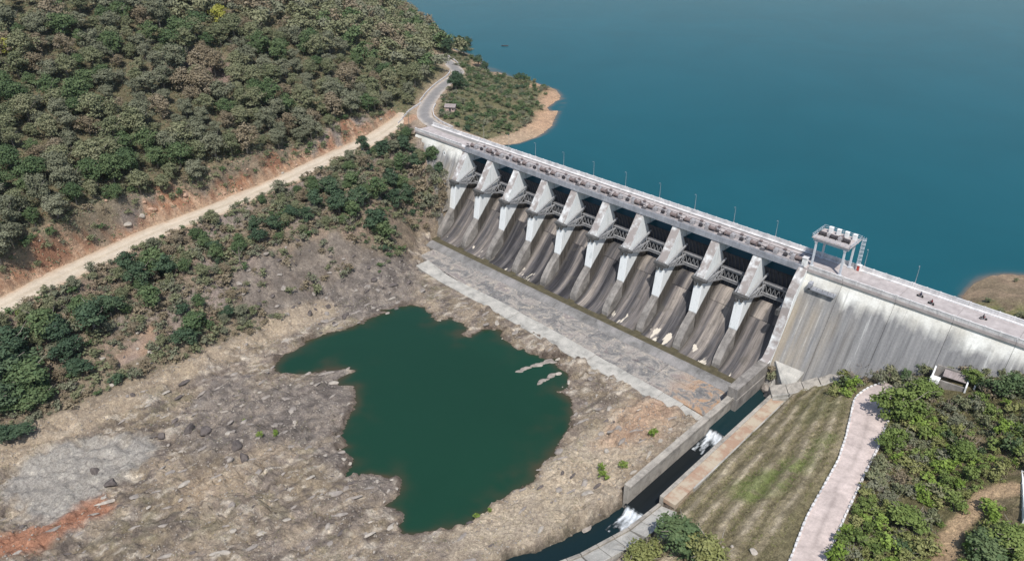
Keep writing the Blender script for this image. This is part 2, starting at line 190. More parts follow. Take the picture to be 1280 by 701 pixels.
def build_terrain():
    X, Y = np.meshgrid(AX, AY)
    f = tps_fit(CTRL); Z = np.clip(tps_eval(f, X, Y), -60, 120)
    dr, zr, side = line_d(X, Y, DROAD); ar, za, sa = line_d(X, Y, AROAD)
    psd = poly_sd(X, Y, POOL)+(fbm(X/3.2, Y/3.2, 5, 5)-.5)*4.2
    river = sstep(-30.5, -32.5, Z)*sstep(166, 160, X)*sstep(20, 0, Y)
    # rock relief: strata run mostly along +Y
    u = X*.97-Y*.22; v = X*.22+Y*.97
    rg = 1-np.abs(2*fbm(u/5.0, v/10, 11, 5)-1)*1.0
    rg2 = 1-np.abs(2*fbm(u/1.7, v/3.4, 23, 4)-1)
    amp = river
    n1 = fbm(u/7, v/11, 17, 4)*9; led = np.floor(n1)+sstep(.72, 1.0, n1 % 1)      # broken ledges with steep risers
    calm = 1-sstep(2, -2, poly_sd(X, Y, PTS['mud']) if 'mud' in PTS else X*0+9)
    f9 = fbm(X/1.9, Y/1.9, 93, 4); Z = Z+amp*((rg-.72)*1.3+(rg2-.7)*.8+(f9-.5)*3.0*(.4+1.2*fbm(X/9, Y/9, 94))+(led-4.4)*.55*calm)
    rough = (1-river)*sstep(-6.5, -5.5, Z)
    hill = sstep(0, 25, dr)*(X < -20)
    Z = Z+rough*hill*(fbm(X/22, Y/22, 31)-.5)*7
    bank = ((side < 0) | (dr > 60))*sstep(3, 10, dr)*sstep(-33.5, -30, Z)*(X < 0)*(Y < 0)
    Z = Z+bank*((fbm(X/9, Y/9, 41)-.5)*3.0+(rg2-.7)*1.4)
    rb = (X > 164)*(Y < -4)
    dp = np.minimum(line_d(X, Y, PTS['pathL'])[0], line_d(X, Y, PTS['pathR'])[0])
    inpath = poly_sd(X, Y, PTS['pathL']+PTS['pathR'][::-1])
    Z = Z+rb*sstep(1, 5, inpath)*(fbm(X/4, Y/4, 51)-.5)*.9
    # terraces of the grass bank: low steps that follow the slope
    terr = rb*sstep(184, 180, X)*sstep(1, 4, inpath)
    px_ = np.interp(Y, [p[1] for p in PTS['pathL']][::-1], [p[0] for p in PTS['pathL']][::-1]); tq = (X-162)/np.maximum(px_-162, 6)*5.6+(fbm(X/22, Y/22, 3)-.5)*1.0; tl = tq % 1
    Z = Z+terr*(Y < -14)*(.8*np.where(tl < .35, tl/.35, (1-tl)/.65)-.4)
    # roads
    w = sstep(11, 6.1, dr)*(ar > 7); Z = Z*(1-w)+(zr+(fbm(X/2, Y/2, 9)-.5)*.18)*w
    cut = (side > 0)*sstep(5.6, 6.8, dr)*sstep(12, 7.2, dr)*(Y < 20)*sstep(.30, .55, fbm(X/14, Y/14, 66))
    Z = Z+cut*(1.2+1.8*fbm(X/6, Y/6, 61)+1.6*(rg2-.6))
    w = sstep(11, 5.0, ar); Z = Z*(1-w)+(za-.12)*w
    # path bench
    w = sstep(2.5, 0, inpath); Z = np.where(inpath < 2.5, Z*(1-w)+(tps_eval(f, X, Y)-.25)*w, Z)
    # pool bowl
    zin = POOL_Z-np.clip(-psd*.22, 0, 3.2)-.02; zout = POOL_Z+.10+np.clip(psd*.25, 0, 6)
    Z = np.where(psd < 0, np.minimum(Z, zin), np.where(psd < 22, np.maximum(Z, np.minimum(zout, POOL_Z+1.2)), Z))
    bk = (X > 156.5) & (X < 162.3) & (Y > -81) & (Y < -21); Z = np.where(bk, np.minimum(Z, -32.2), Z)
    lb = line_d(X, Y, [(159.6, -80), (158.6, -92), (155.4, -106), (151.5, -117), (146, -140)])[0]; Z = np.where((lb < 3.4) & (Y < -80), np.minimum(Z, -34.6), Z)
    # natural channel below the falls, lined channel, dam footprint
    dn = line_d(X, Y, NAT)[0]+(fbm(X/2.5, Y/2.5, 71)-.5)*2.4
    nb = sstep(5.8, 3.4, dn)*(Y < -78); Z = Z*(1-nb)+np.minimum(Z, -40.0)*nb
    ch = (X > 149.2) & (X < 157.6) & (Y > -85) & (Y < -6); Z = np.where(ch, -40.5, Z)
    ft = (X > -1.5) & (X < 150.5) & (Y > np.interp(X, [-2, 10, 13, 31, 62, 94, 148], [-20, -28, -39, -41.5, -42.5, -44.3, -45])) & (Y < 9.5); Z = np.where(ft, np.minimum(Z, -38.5), Z)
    lk = (Y > 9.5) & (X > 2) & (X < 176); Z = np.where(lk, np.minimum(Z, LAKE_Z-3), Z)
    dm = (X > -34) & (X < 225) & (Y > -2) & (Y < 10.6); Z = np.where(dm, np.minimum(Z, -1.2), Z)
    # keep ground just clear of the lake level from flickering
    nearl = (np.abs(Z-LAKE_Z) < .15) & (Y > 8); Z = np.where(nearl, LAKE_Z+np.where(Z > LAKE_Z, .15, -.15), Z)
    info = dict(dr=dr, side=side, ar=ar, psd=psd, river=river, dn=dn, inpath=inpath, rg=rg, rg2=rg2, tl=tl, hill=hill, u=u, v=v)
    return X, Y, Z, info
def sampler(Z):
    def h(x, y):
        x = np.asarray(x, float); y = np.asarray(y, float)
        i = np.clip(np.searchsorted(AX, x)-1, 0, len(AX)-2); j = np.clip(np.searchsorted(AY, y)-1, 0, len(AY)-2)
        fx = np.clip((x-AX[i])/(AX[i+1]-AX[i]), 0, 1); fy = np.clip((y-AY[j])/(AY[j+1]-AY[j]), 0, 1)
        return (Z[j, i]*(1-fx)+Z[j, i+1]*fx)*(1-fy)+(Z[j+1, i]*(1-fx)+Z[j+1, i+1]*fx)*fy
    return h
# ---------------------------------------------------------------- helpers
def tag(o, label=None, cat=None, group=None, kind=None):
    if label: o['label'] = label
    if cat: o['category'] = cat
    if group: o['group'] = group
    if kind: o['kind'] = kind
    return o
def empty(name, loc=(0, 0, 0), rz=0, label=None, cat=None, group=None):
    o = bpy.data.objects.new(name, None); COL.objects.link(o); o.location = loc; o.rotation_euler = (0, 0, rz); o.empty_display_size = .5
    return tag(o, label, cat, group)
def link(name, me, parent=None, loc=None, rot=None, sc=None):
    o = bpy.data.objects.new(name, me); COL.objects.link(o)
    if parent: o.parent = parent
    if loc is not None: o.location = loc
    if rot is not None: o.rotation_euler = rot
    if sc is not None: o.scale = sc
    return o
def np_mesh(name, V, F, mats, smooth=False, attr=None, mi=None):
    """fast mesh from numpy verts and equal-sided faces; attr = (name, Nx4 per vertex)"""
    V = np.asarray(V, np.float32); F = np.asarray(F, np.int32); k = F.shape[1]; n = len(F)
    me = bpy.data.meshes.new(name); me.vertices.add(len(V)); me.vertices.foreach_set('co', V.ravel())
    me.loops.add(n*k); me.loops.foreach_set('vertex_index', F.ravel())
    me.polygons.add(n); me.polygons.foreach_set('loop_start', np.arange(0, n*k, k, dtype=np.int32))
    for m in (mats if isinstance(mats, (list, tuple)) else [mats]): me.materials.append(m)
    if mi is not None: me.polygons.foreach_set('material_index', np.asarray(mi, np.int32))
    if smooth is not False: me.polygons.foreach_set('use_smooth', np.ones(n, bool) if smooth is True else np.asarray(smooth, bool))
    if attr:
        for an, A in (attr if isinstance(attr, list) else [attr]):
            a = me.attributes.new(an, 'FLOAT_COLOR', 'POINT'); a.data.foreach_set('color', np.asarray(A, np.float32).ravel())
    me.update(calc_edges=True); me.validate(); return me
class MB:
    """collects simple shapes and links them as one mesh object"""
    def __init__(s): s.v = []; s.f = []; s.m = []; s.mi = 0
    def add(s, V, F):
        o = len(s.v); s.v += [tuple(map(float, p)) for p in V]; s.f += [tuple(i+o for i in f) for f in F]; s.m += [s.mi]*len(F); return s
    def hexa(s, P): return s.add(P, [(0, 3, 2, 1), (4, 5, 6, 7), (0, 1, 5, 4), (1, 2, 6, 5), (2, 3, 7, 6), (3, 0, 4, 7)])
    def box(s, x0, x1, y0, y1, z0, z1):
        return s.hexa([(x0, y0, z0), (x1, y0, z0), (x1, y1, z0), (x0, y1, z0), (x0, y0, z1), (x1, y0, z1), (x1, y1, z1), (x0, y1, z1)])
    def prism(s, poly, x0, x1):           # (y,z) outline extruded along x
        n = len(poly); V = [(x0, y, z) for y, z in poly]+[(x1, y, z) for y, z in poly]
        return s.add(V, [tuple(range(n))[::-1], tuple(range(n, 2*n))]+[(i, (i+1) % n, n+(i+1) % n, n+i) for i in range(n)])
    def slab(s, poly, z0, z1):            # (x,y) outline extruded along z
        n = len(poly); V = [(x, y, z0) for x, y in poly]+[(x, y, z1) for x, y in poly]
        return s.add(V, [tuple(range(n))[::-1], tuple(range(n, 2*n))]+[(i, (i+1) % n, n+(i+1) % n, n+i) for i in range(n)])
    def bar(s, a, b, w, h=None, seg=4, r2=None):
        a = Vector(a); b = Vector(b); h = w if h is None else h; d = (b-a).normalized()
        u = d.cross(Vector((0, 0, 1))); u = Vector((1, 0, 0)) if u.length < 1e-4 else u.normalized(); v = u.cross(d)
        k = 1 if r2 is None else r2; V = []
        for p, q in ((a, 1), (b, k)):
            for i in range(seg):
                t = 2*math.pi*(i+.5)/seg; f = math.sqrt(2) if seg == 4 else 1
                V.append(p+(u*math.cos(t)*w/2+v*math.sin(t)*h/2)*q*f)
        return s.add(V, [tuple(range(seg))[::-1], tuple(range(seg, 2*seg))]+[(i, (i+1) % seg, seg+(i+1) % seg, seg+i) for i in range(seg)])
    def tube(s, pts, rad, seg=6):
        pts = [Vector(p) for p in pts]; V = []; F = []; n = len(pts)
        for i, p in enumerate(pts):
            d = (pts[min(i+1, n-1)]-pts[max(i-1, 0)]).normalized(); u = d.cross(Vector((.3, .2, 1))); u = u.normalized() if u.length > 1e-3 else Vector((1, 0, 0)); w = d.cross(u)
            r = rad[i] if hasattr(rad, '__len__') else rad
            V += [p+(u*math.cos(2*math.pi*k/seg)+w*math.sin(2*math.pi*k/seg))*r for k in range(seg)]
        for i in range(n-1):
            F += [(i*seg+k, i*seg+(k+1) % seg, (i+1)*seg+(k+1) % seg, (i+1)*seg+k) for k in range(seg)]
        F += [tuple(range(seg))[::-1], tuple(range((n-1)*seg, n*seg))]
        return s.add(V, F)
    def wheel(s, c, r, w, seg=14):        # wheel axis along y
        V = [(c[0]+r*math.cos(2*math.pi*k/seg), c[1]+e*w/2, c[2]+r*math.sin(2*math.pi*k/seg)) for e in (-1, 1) for k in range(seg)]
        return s.add(V, [tuple(range(seg)), tuple(range(seg, 2*seg))[::-1]]+[(k, seg+k, seg+(k+1) % seg, (k+1) % seg) for k in range(seg)])
    def mesh(s, name, mats, bevel=0, smooth=False):
        me = bpy.data.meshes.new(name); me.from_pydata(s.v, [], s.f)
        for m in (mats if isinstance(mats, (list, tuple)) else [mats]): me.materials.append(m)
        if s.mi: me.polygons.foreach_set('material_index', s.m)
        bm = bmesh.new(); bm.from_mesh(me); bmesh.ops.recalc_face_normals(bm, faces=bm.faces)
        if bevel: bmesh.ops.bevel(bm, geom=[e for e in bm.edges if e.calc_face_angle(0) > .5], offset=bevel, segments=1, affect='EDGES', clamp_overlap=True)
        bm.to_mesh(me); bm.free()
        if smooth: me.polygons.foreach_set('use_smooth', [True]*len(me.polygons))
        me.update(); return me
    def build(s, name, mats, parent=None, **k): 
        loc = k.pop('loc', None); return link(name, s.mesh(name, mats, **k), parent, loc)
# ---------------------------------------------------------------- materials
MATS = {}
def newmat(name, rough=.9, spec=.2):
    m = bpy.data.materials.new(name); m.use_nodes = True; MATS[name] = m
    b = m.node_tree.nodes['Principled BSDF']; b.inputs['Roughness'].default_value = rough; b.inputs['Specular IOR Level'].default_value = spec
    return m, m.node_tree.nodes, m.node_tree.links, b
def nz(N, L, scale, stretch=(1, 1, 1), detail=5, rough=.6, coord='Object', dist=0.0):
    tc = N.new('ShaderNodeTexCoord'); mp = N.new('ShaderNodeMapping'); mp.inputs['Scale'].default_value = stretch
    n = N.new('ShaderNodeTexNoise'); n.inputs['Scale'].default_value = scale; n.inputs['Detail'].default_value = detail; n.inputs['Roughness'].default_value = rough; n.inputs['Distortion'].default_value = dist
    if coord == 'World': g = N.new('ShaderNodeNewGeometry'); L.new(g.outputs['Position'], mp.inputs[0])
    else: L.new(tc.outputs[coord], mp.inputs[0])
    L.new(mp.outputs[0], n.inputs[0]); return n.outputs[0]
def ramp(N, L, src, stops):
    r = N.new('ShaderNodeValToRGB'); e = r.color_ramp.elements
    while len(e) < len(stops): e.new(.5)
    for q, (p, c) in zip(e, stops): q.position = p; q.color = (*c, 1)
    L.new(src, r.inputs[0]); return r.outputs[0]
def fac(N, L, src, a, b):
    r = N.new('ShaderNodeMapRange'); r.inputs[1].default_value = a; r.inputs[2].default_value = b; L.new(src, r.inputs[0]); return r.outputs[0]
def mix(N, L, f, a, b, mode='MIX'):
    m = N.new('ShaderNodeMix'); m.data_type = 'RGBA'; m.blend_type = mode
    for s, i in ((f, 0), (a, 6), (b, 7)):
        if isinstance(s, (int, float)): m.inputs[i].default_value = s
        elif isinstance(s, tuple): m.inputs[i].default_value = (*s, 1)
        else: L.new(s, m.inputs[i])
    return m.outputs[2]
def math2(N, L, op, a, b):
    m = N.new('ShaderNodeMath'); m.operation = op
    for i, s in enumerate((a, b)):
        if isinstance(s, (int, float)): m.inputs[i].default_value = s
        else: L.new(s, m.inputs[i])
    return m.outputs[0]
def bump(N, L, b, src, strength=.4, dist=.2):
    n = N.new('ShaderNodeBump'); n.inputs['Strength'].default_value = strength; n.inputs['Distance'].default_value = dist
    L.new(src, n.inputs['Height']); L.new(n.outputs[0], b.inputs['Normal'])
def posz(N, L, ax='Z'):
    g = N.new('ShaderNodeNewGeometry'); s = N.new('ShaderNodeSeparateXYZ'); L.new(g.outputs['Position'], s.inputs[0]); return s.outputs[ax]
def simple(name, c1, c2, scale=.6, rough=.85, stretch=(1, 1, 1), metal=0, bmp=.3, spec=.2, detail=5, coord='World', lo=.3, hi=.7):
    m, N, L, b = newmat(name, rough, spec); n = nz(N, L, scale, stretch, detail, coord=coord)
    L.new(ramp(N, L, n, [(lo, c1), (hi, c2)]), b.inputs['Base Color']); b.inputs['Metallic'].default_value = metal
    if bmp: bump(N, L, b, nz(N, L, scale*5, stretch, 4, coord=coord), bmp, .06)
    return m
def leafmat(name, cols, dry=0.0):
    """leaf colour: clump tint from the mesh, tree to tree change from Object Info"""
    m, N, L, b = newmat(name, .75, .15)
    at = N.new('ShaderNodeAttribute'); at.attribute_name = 'tint'; oi = N.new('ShaderNodeObjectInfo')
    s = N.new('ShaderNodeSeparateColor'); L.new(at.outputs[0], s.inputs[0])
    f = math2(N, L, 'ADD', math2(N, L, 'MULTIPLY', s.outputs[0], .55), math2(N, L, 'MULTIPLY', oi.outputs['Random'], .45))
    base = ramp(N, L, f, [(i/(len(cols)-1), c) for i, c in enumerate(cols)])
    L.new(base, b.inputs['Base Color']); return m
conc_y = lambda name, c1, c2, c3, sx=1.0: None
def concrete(name, light, mid, dark, sc=1.0, streak=.5, seed=0.0):
    """weathered concrete: broad blotches, fine grain and run-off streaks (stretched down the face)"""
    m, N, L, b = newmat(name, .92, .15)
    a = nz(N, L, .22*sc, (1, 1, 1), 6, .65, 'World', .4); st = nz(N, L, 1.0*sc, (1.1, .12, .10), 5, .6, 'World'); g = nz(N, L, 3.2*sc, (1, 1, 1), 4, .7, 'World')
    base = ramp(N, L, a, [(.30, dark), (.5, mid), (.68, light)])
    base = mix(N, L, math2(N, L, 'MULTIPLY', fac(N, L, st, .46, .62), streak), base, dark)
    base = mix(N, L, .55, base, ramp(N, L, g, [(.25, (.55,)*3), (.75, (1.3,)*3)]), 'MULTIPLY')
    L.new(base, b.inputs['Base Color']); bump(N, L, b, g, .35, .08); return m
M_DECK = simple('deck_concrete', (.33, .29, .28), (.50, .45, .43), .45, detail=8)
M_PARA = concrete('parapet_concrete', (.78, .75, .73), (.66, .64, .63), (.42, .41, .41), 1.5, .35)
M_FASCIA = concrete('girder_concrete', (.42, .43, .46), (.33, .34, .37), (.2, .21, .23), 1.2, .4)
M_CHUTE = None
M_SILL = concrete('sill_concrete', (.30, .28, .27), (.23, .22, .21), (.12, .115, .11), 1.0, .25)
M_TRAIN = concrete('wall_concrete', (.36, .33, .30), (.26, .24, .22), (.13, .12, .11), 1.2, .4)
M_CHAN = concrete('channel_wall_concrete', (.46, .42, .36), (.38, .345, .30), (.2, .185, .165), 1.6, .3)
M_ORANGE = simple('brick_paving', (.36, .24, .17), (.44, .37, .28), .30, detail=7, lo=.42, hi=.58)
M_LIP = concrete('lip_concrete', (.53, .50, .45), (.43, .41, .37), (.26, .25, .23), 1.3, .15)
M_STEEL = simple('weathered_steel', (.06, .06, .06), (.15, .145, .14), 1.2, .6, metal=.2)
M_BEAM = simple('grey_painted_steel', (.19, .19, .195), (.34, .34, .35), 1.0, .6)
M_SKIN = simple('gate_plate', (.015, .018, .03), (.04, .045, .06), .8, .5)
M_GANTRY = simple('pale_blue_grey_paint', (.46, .49, .53), (.60, .62, .65), 1.4, .5, bmp=.1)
M_WHITE = simple('white_paint', (.72, .72, .70), (.80, .80, .79), 1.0, .6, bmp=.1)
M_DARK = simple('dark_machine', (.03, .028, .03), (.09, .08, .085), 2.0, .5)
M_MAROON = simple('maroon_machine', (.14, .11, .105), (.25, .20, .19), 1.5, .6)
M_HGREY = simple('grey_machine', (.28, .27, .28), (.42, .4, .4), 1.5, .6)
M_BLACK = simple('rubber', (.012, .012, .012), (.03, .03, .03), 3, .8)
M_RED = simple('red_paint', (.35, .05, .04), (.45, .08, .06), 2, .5)
M_BARK = simple('bark', (.16, .135, .11), (.30, .27, .23), 1.5, .95)
M_TWIG = simple('dry_twig', (.23, .19, .155), (.38, .33, .29), 1.2, .95, coord='Object')
M_ROOF = simple('sheet_roof', (.20, .17, .16), (.34, .29, .28), .8, .8, stretch=(4, .6, 1))
M_TUFF = simple('pale_stone', (.27, .24, .205), (.46, .41, .35), 1.2, .95)
M_RROCK = simple('red_rock', (.33, .19, .13), (.50, .36, .27), .8, .95)
M_DROCK = simple('dark_rock', (.07, .06, .057), (.165, .14, .128), .9, .95)
M_MROCK = simple('mauve_rock', (.19, .165, .148), (.35, .31, .27), .7, .95)
def pier_mat():
    m, N, L, b = newmat('limewashed_pier', .9, .15)
    x = posz(N, L, 'X'); y = posz(N, L, 'Y'); z = posz(N, L, 'Z')
    st = nz(N, L, 1.3, (1.0, 1.0, .07), 5, .6, 'World'); bl = nz(N, L, .28, (1, 1, 1), 5, .6, 'World'); g = nz(N, L, 2.5, (1, 1, 1), 4, .6, 'World')
    base = ramp(N, L, g, [(.2, (.68, .70, .70)), (.8, (.84, .85, .84))])
    base = mix(N, L, math2(N, L, 'MULTIPLY', fac(N, L, st, .55, .68), .45), base, (.40, .44, .42))
    # grey-brown dirt on the sloped nose (faces that look downstream and up)
    ge = N.new('ShaderNodeNewGeometry'); sp = N.new('ShaderNodeSeparateXYZ'); L.new(ge.outputs['True Normal'], sp.inputs[0])
    nose = math2(N, L, 'MULTIPLY', math2(N, L, 'GREATER_THAN', sp.outputs['Z'], .25), math2(N, L, 'LESS_THAN', sp.outputs['Y'], -.3))
    base = mix(N, L, math2(N, L, 'MULTIPLY', nose, fac(N, L, bl, .32, .54)), base, (.31, .275, .26))
    # the wetted foot along the chute: height above the chute line
    line = math2(N, L, 'ADD', math2(N, L, 'MULTIPLY', y, 1.08), -16.4)     # z of the water line
    dz = math2(N, L, 'SUBTRACT', z, math2(N, L, 'ADD', line, math2(N, L, 'MULTIPLY', bl, 1.2)))
    base = mix(N, L, fac(N, L, dz, .5, -.15), base, ramp(N, L, st, [(.35, (.05, .045, .04)), (.65, (.13, .115, .10))]))
    L.new(base, b.inputs['Base Color']); bump(N, L, b, g, .25, .06); return m
M_PIER = pier_mat()
def chute_mat():
    m, N, L, b = newmat('stained_chute', .85, .2)
    oi = N.new('ShaderNodeObjectInfo'); tc = N.new('ShaderNodeTexCoord'); sp = N.new('ShaderNodeSeparateXYZ'); L.new(tc.outputs['Object'], sp.inputs[0])
    w = N.new('ShaderNodeTexNoise'); w.noise_dimensions = '4D'; w.inputs['Scale'].default_value = .30; w.inputs['Detail'].default_value = 4
    mp = N.new('ShaderNodeMapping'); mp.inputs['Scale'].default_value = (1, .05, .05); L.new(tc.outputs['Object'], mp.inputs[0]); L.new(mp.outputs[0], w.inputs[0])
    L.new(math2(N, L, 'MULTIPLY', oi.outputs['Random'], 23.0), w.inputs['W'])
    fine = nz(N, L, 2.2, (1, .07, .07), 6, .65, 'World'); bl = nz(N, L, .35, (1, 1, 1), 5, .6, 'World')
    base = ramp(N, L, w.outputs[0], [(.38, (.035, .033, .036)), (.46, (.085, .08, .082)), (.53, (.17, .15, .14)), (.58, (.24, .21, .185)), (.70, (.34, .295, .26))])
    base = mix(N, L, .85, base, ramp(N, L, fine, [(.3, (.45,)*3), (.5, (1,)*3), (.7, (1.45,)*3)]), 'MULTIPLY')
    z = posz(N, L); y = posz(N, L, 'Y'); pt = nz(N, L, .42, (1, .3, .3), 3, .5, 'World')
    base = mix(N, L, math2(N, L, 'MULTIPLY', math2(N, L, 'LESS_THAN', math2(N, L, 'ADD', z, math2(N, L, 'MULTIPLY', bl, 3.0)), -32.6), fac(N, L, pt, .63, .66)), base, (.58, .52, .43))
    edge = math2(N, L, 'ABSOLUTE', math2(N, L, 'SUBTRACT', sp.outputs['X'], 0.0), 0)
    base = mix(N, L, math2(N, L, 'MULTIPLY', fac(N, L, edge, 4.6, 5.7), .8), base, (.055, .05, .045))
    base = mix(N, L, math2(N, L, 'MULTIPLY', fac(N, L, bl, .56, .7), .5), base, (.10, .09, .075))
    L.new(base, b.inputs['Base Color']); bump(N, L, b, fine, .3, .06); return m
M_CHUTE = chute_mat()
def face_mat():
    m, N, L, b = newmat('stained_dam_face', .92, .15)
    x = posz(N, L, 'X'); z = posz(N, L, 'Z')
    st = nz(N, L, .8, (1, .05, .05), 6, .62, 'World'); st2 = nz(N, L, .35, (1, .09, .09), 5, .6, 'World'); bl = nz(N, L, .12, (1, 1, 1), 5, .55, 'World'); g = nz(N, L, 2.0, (1, 1, 1), 4, .6, 'World')
    # the dark weathered skin of the lower face, its upper limit ragged with run-off
    lim = math2(N, L, 'ADD', math2(N, L, 'MULTIPLY', st2, 10.0), math2(N, L, 'MULTIPLY', bl, 7.0))
    h = math2(N, L, 'ADD', z, lim)
    base = mix(N, L, fac(N, L, h, 5.4, 1.5), ramp(N, L, bl, [(.35, (.54, .515, .455)), (.65, (.74, .735, .69))]), ramp(N, L, st, [(.30, (.15, .15, .155)), (.62, (.29, .285, .28))]))
    base = mix(N, L, math2(N, L, 'MULTIPLY', fac(N, L, st, .60, .68), .65), base, (.62, .62, .60))
    base = mix(N, L, math2(N, L, 'MULTIPLY', fac(N, L, st, .42, .30), .45), base, (.15, .145, .14))
    oc = math2(N, L, 'MULTIPLY', math2(N, L, 'MULTIPLY', fac(N, L, x, 172, 153), fac(N, L, z, -5, -12)), fac(N, L, st2, .35, .6))
    base = mix(N, L, math2(N, L, 'MULTIPLY', oc, .35), base, (.50, .38, .22))
    base = mix(N, L, .4, base, ramp(N, L, g, [(.25, (.6,)*3), (.75, (1.25,)*3)]), 'MULTIPLY')
    L.new(base, b.inputs['Base Color']); bump(N, L, b, g, .3, .08); return m
M_FACE = face_mat()
def apron_mat():
    m, N, L, b = newmat('worn_apron', .95, .1)
    a = nz(N, L, .16, (1, 1, 1), 7, .7, 'World', 1.2); c = nz(N, L, .5, (1, 1, 1), 6, .7, 'World', .8); g = nz(N, L, 2.6, (1, 1, 1), 5, .7, 'World')
    base = ramp(N, L, a, [(.36, (.15, .147, .147)), (.45, (.23, .22, .21)), (.54, (.36, .325, .29)), (.64, (.25, .22, .212))])
    base = mix(N, L, fac(N, L, c, .56, .64), base, (.46, .40, .33)); base = mix(N, L, fac(N, L, c, .42, .34), base, (.20, .17, .165))
    x = posz(N, L, 'X'); base = mix(N, L, math2(N, L, 'MULTIPLY', fac(N, L, x, 128, 140), fac(N, L, a, .45, .55)), base, (.42, .27, .17))
    base = mix(N, L, .7, base, ramp(N, L, g, [(.25, (.5,)*3), (.75, (1.35,)*3)]), 'MULTIPLY')
    L.new(base, b.inputs['Base Color']); bump(N, L, b, c, .8, .5); return m
M_APRON = apron_mat()
def ground_mat():
    m, N, L, b = newmat('ground', .97, .08)
    at = N.new('ShaderNodeAttribute'); at.attribute_name = 'Col'
    g = nz(N, L, 1.1, (1, 1, 1), 8, .75, 'World', .6); g2 = nz(N, L, .33, (1, .8, 1), 8, .75, 'World', .6); g3 = nz(N, L, 3.2, (1, 1, 1), 4, .7, 'World')
    base = mix(N, L, .85, at.outputs[0], ramp(N, L, g, [(.30, (.30, .28, .28)), (.43, (.80, .79, .79)), (.54, (1.0, 1.0, 1.0)), (.70, (1.75, 1.70, 1.6))]), 'MULTIPLY')
    base = mix(N, L, .6, base, ramp(N, L, g2, [(.32, (.6, .57, .57)), (.66, (1.35, 1.33, 1.28))]), 'MULTIPLY')
    base = mix(N, L, .6, base, ramp(N, L, g3, [(.32, (.5, .48, .47)), (.5, (1, 1, 1)), (.68, (1.5, 1.48, 1.42))]), 'MULTIPLY')
    L.new(base, b.inputs['Base Color'])
    bump(N, L, b, math2(N, L, 'ADD', math2(N, L, 'MULTIPLY', g, .7), math2(N, L, 'MULTIPLY', g3, .3)), 1.0, .9); return m
M_GROUND = ground_mat()
def ribbon_mat(name, rough=.95, bmp=.4):
    m, N, L, b = newmat(name, rough, .1); at = N.new('ShaderNodeAttribute'); at.attribute_name = 'Col'
    g = nz(N, L, 1.6, (1, 1, 1), 6, .7, 'World'); g2 = nz(N, L, .25, (1, 1, 1), 5, .6, 'World', .8)
    base = mix(N, L, .6, at.outputs[0], ramp(N, L, g, [(.3, (.72,)*3), (.7, (1.22,)*3)]), 'MULTIPLY'); base = mix(N, L, .5, base, ramp(N, L, g2, [(.35, (.82, .8, .78)), (.65, (1.14, 1.12, 1.1))]), 'MULTIPLY')
    L.new(base, b.inputs['Base Color']); bump(N, L, b, g, bmp, .15); return m
M_DIRT = ribbon_mat('dirt_road'); M_ASPH = ribbon_mat('asphalt', .9, .2); M_PATH = ribbon_mat('path_paving', .9, .15)
def water_mat(name, rough, bs, sc, spec=.05):
    m, N, L, b = newmat(name, rough, spec); b.inputs['IOR'].default_value = 1.333
    at = N.new('ShaderNodeAttribute'); at.attribute_name = 'Col'
    n = nz(N, L, .012, (1, 1, 1), 4, .6, 'World', .6)
    L.new(mix(N, L, .6, at.outputs[0], ramp(N, L, n, [(.3, (.86,)*3), (.7, (1.12,)*3)]), 'MULTIPLY'), b.inputs['Base Color'])
    w = nz(N, L, sc, (1, 1.6, 1), 4, .6, 'World'); bump(N, L, b, w, bs, .15); return m
M_LAKE = water_mat('lake_water', .18, .35, .8); M_POOL = water_mat('pool_water', .10, .08, 1.1, .3); M_CHW = water_mat('channel_water', .10, .15, 1.6, .3)
def foam_mat():
    m, N, L, b = newmat('foam', .5, .3); at = N.new('ShaderNodeAttribute'); at.attribute_name = 'Col'; n = nz(N, L, 2.2, (1, .4, 1), 5, .7, 'World', .4)
    L.new(mix(N, L, .6, at.outputs[0], ramp(N, L, n, [(.3, (.6, .65, .7)), (.6, (1.1, 1.1, 1.1))]), 'MULTIPLY'), b.inputs['Base Color']); bump(N, L, b, n, .5, .15); return m
M_FOAM = foam_mat()
L_OLIVE = leafmat('leaf_olive', [(.108, .122, .064), (.15, .163, .088), (.198, .202, .115), (.23, .22, .135)])
L_GREY = leafmat('leaf_grey', [(.115, .122, .078), (.16, .166, .108), (.212, .21, .145)])
L_BROWN = leafmat('leaf_brown', [(.16, .125, .08), (.215, .175, .115), (.27, .225, .16)])
L_GREEN = leafmat('leaf_green', [(.055, .088, .042), (.085, .125, .055), (.13, .165, .075)])
L_DARK = leafmat('leaf_dark', [(.038, .065, .040), (.058, .092, .052), (.09, .125, .066)])
L_BRIGHT = leafmat('leaf_bright', [(.11, .17, .03), (.16, .23, .045), (.22, .29, .07)])
L_YELLOW = leafmat('leaf_yellow', [(.20, .21, .04), (.30, .29, .06)])
L_GRASS = leafmat('grass_blade', [(.20, .175, .095), (.28, .245, .14), (.38, .33, .21)])
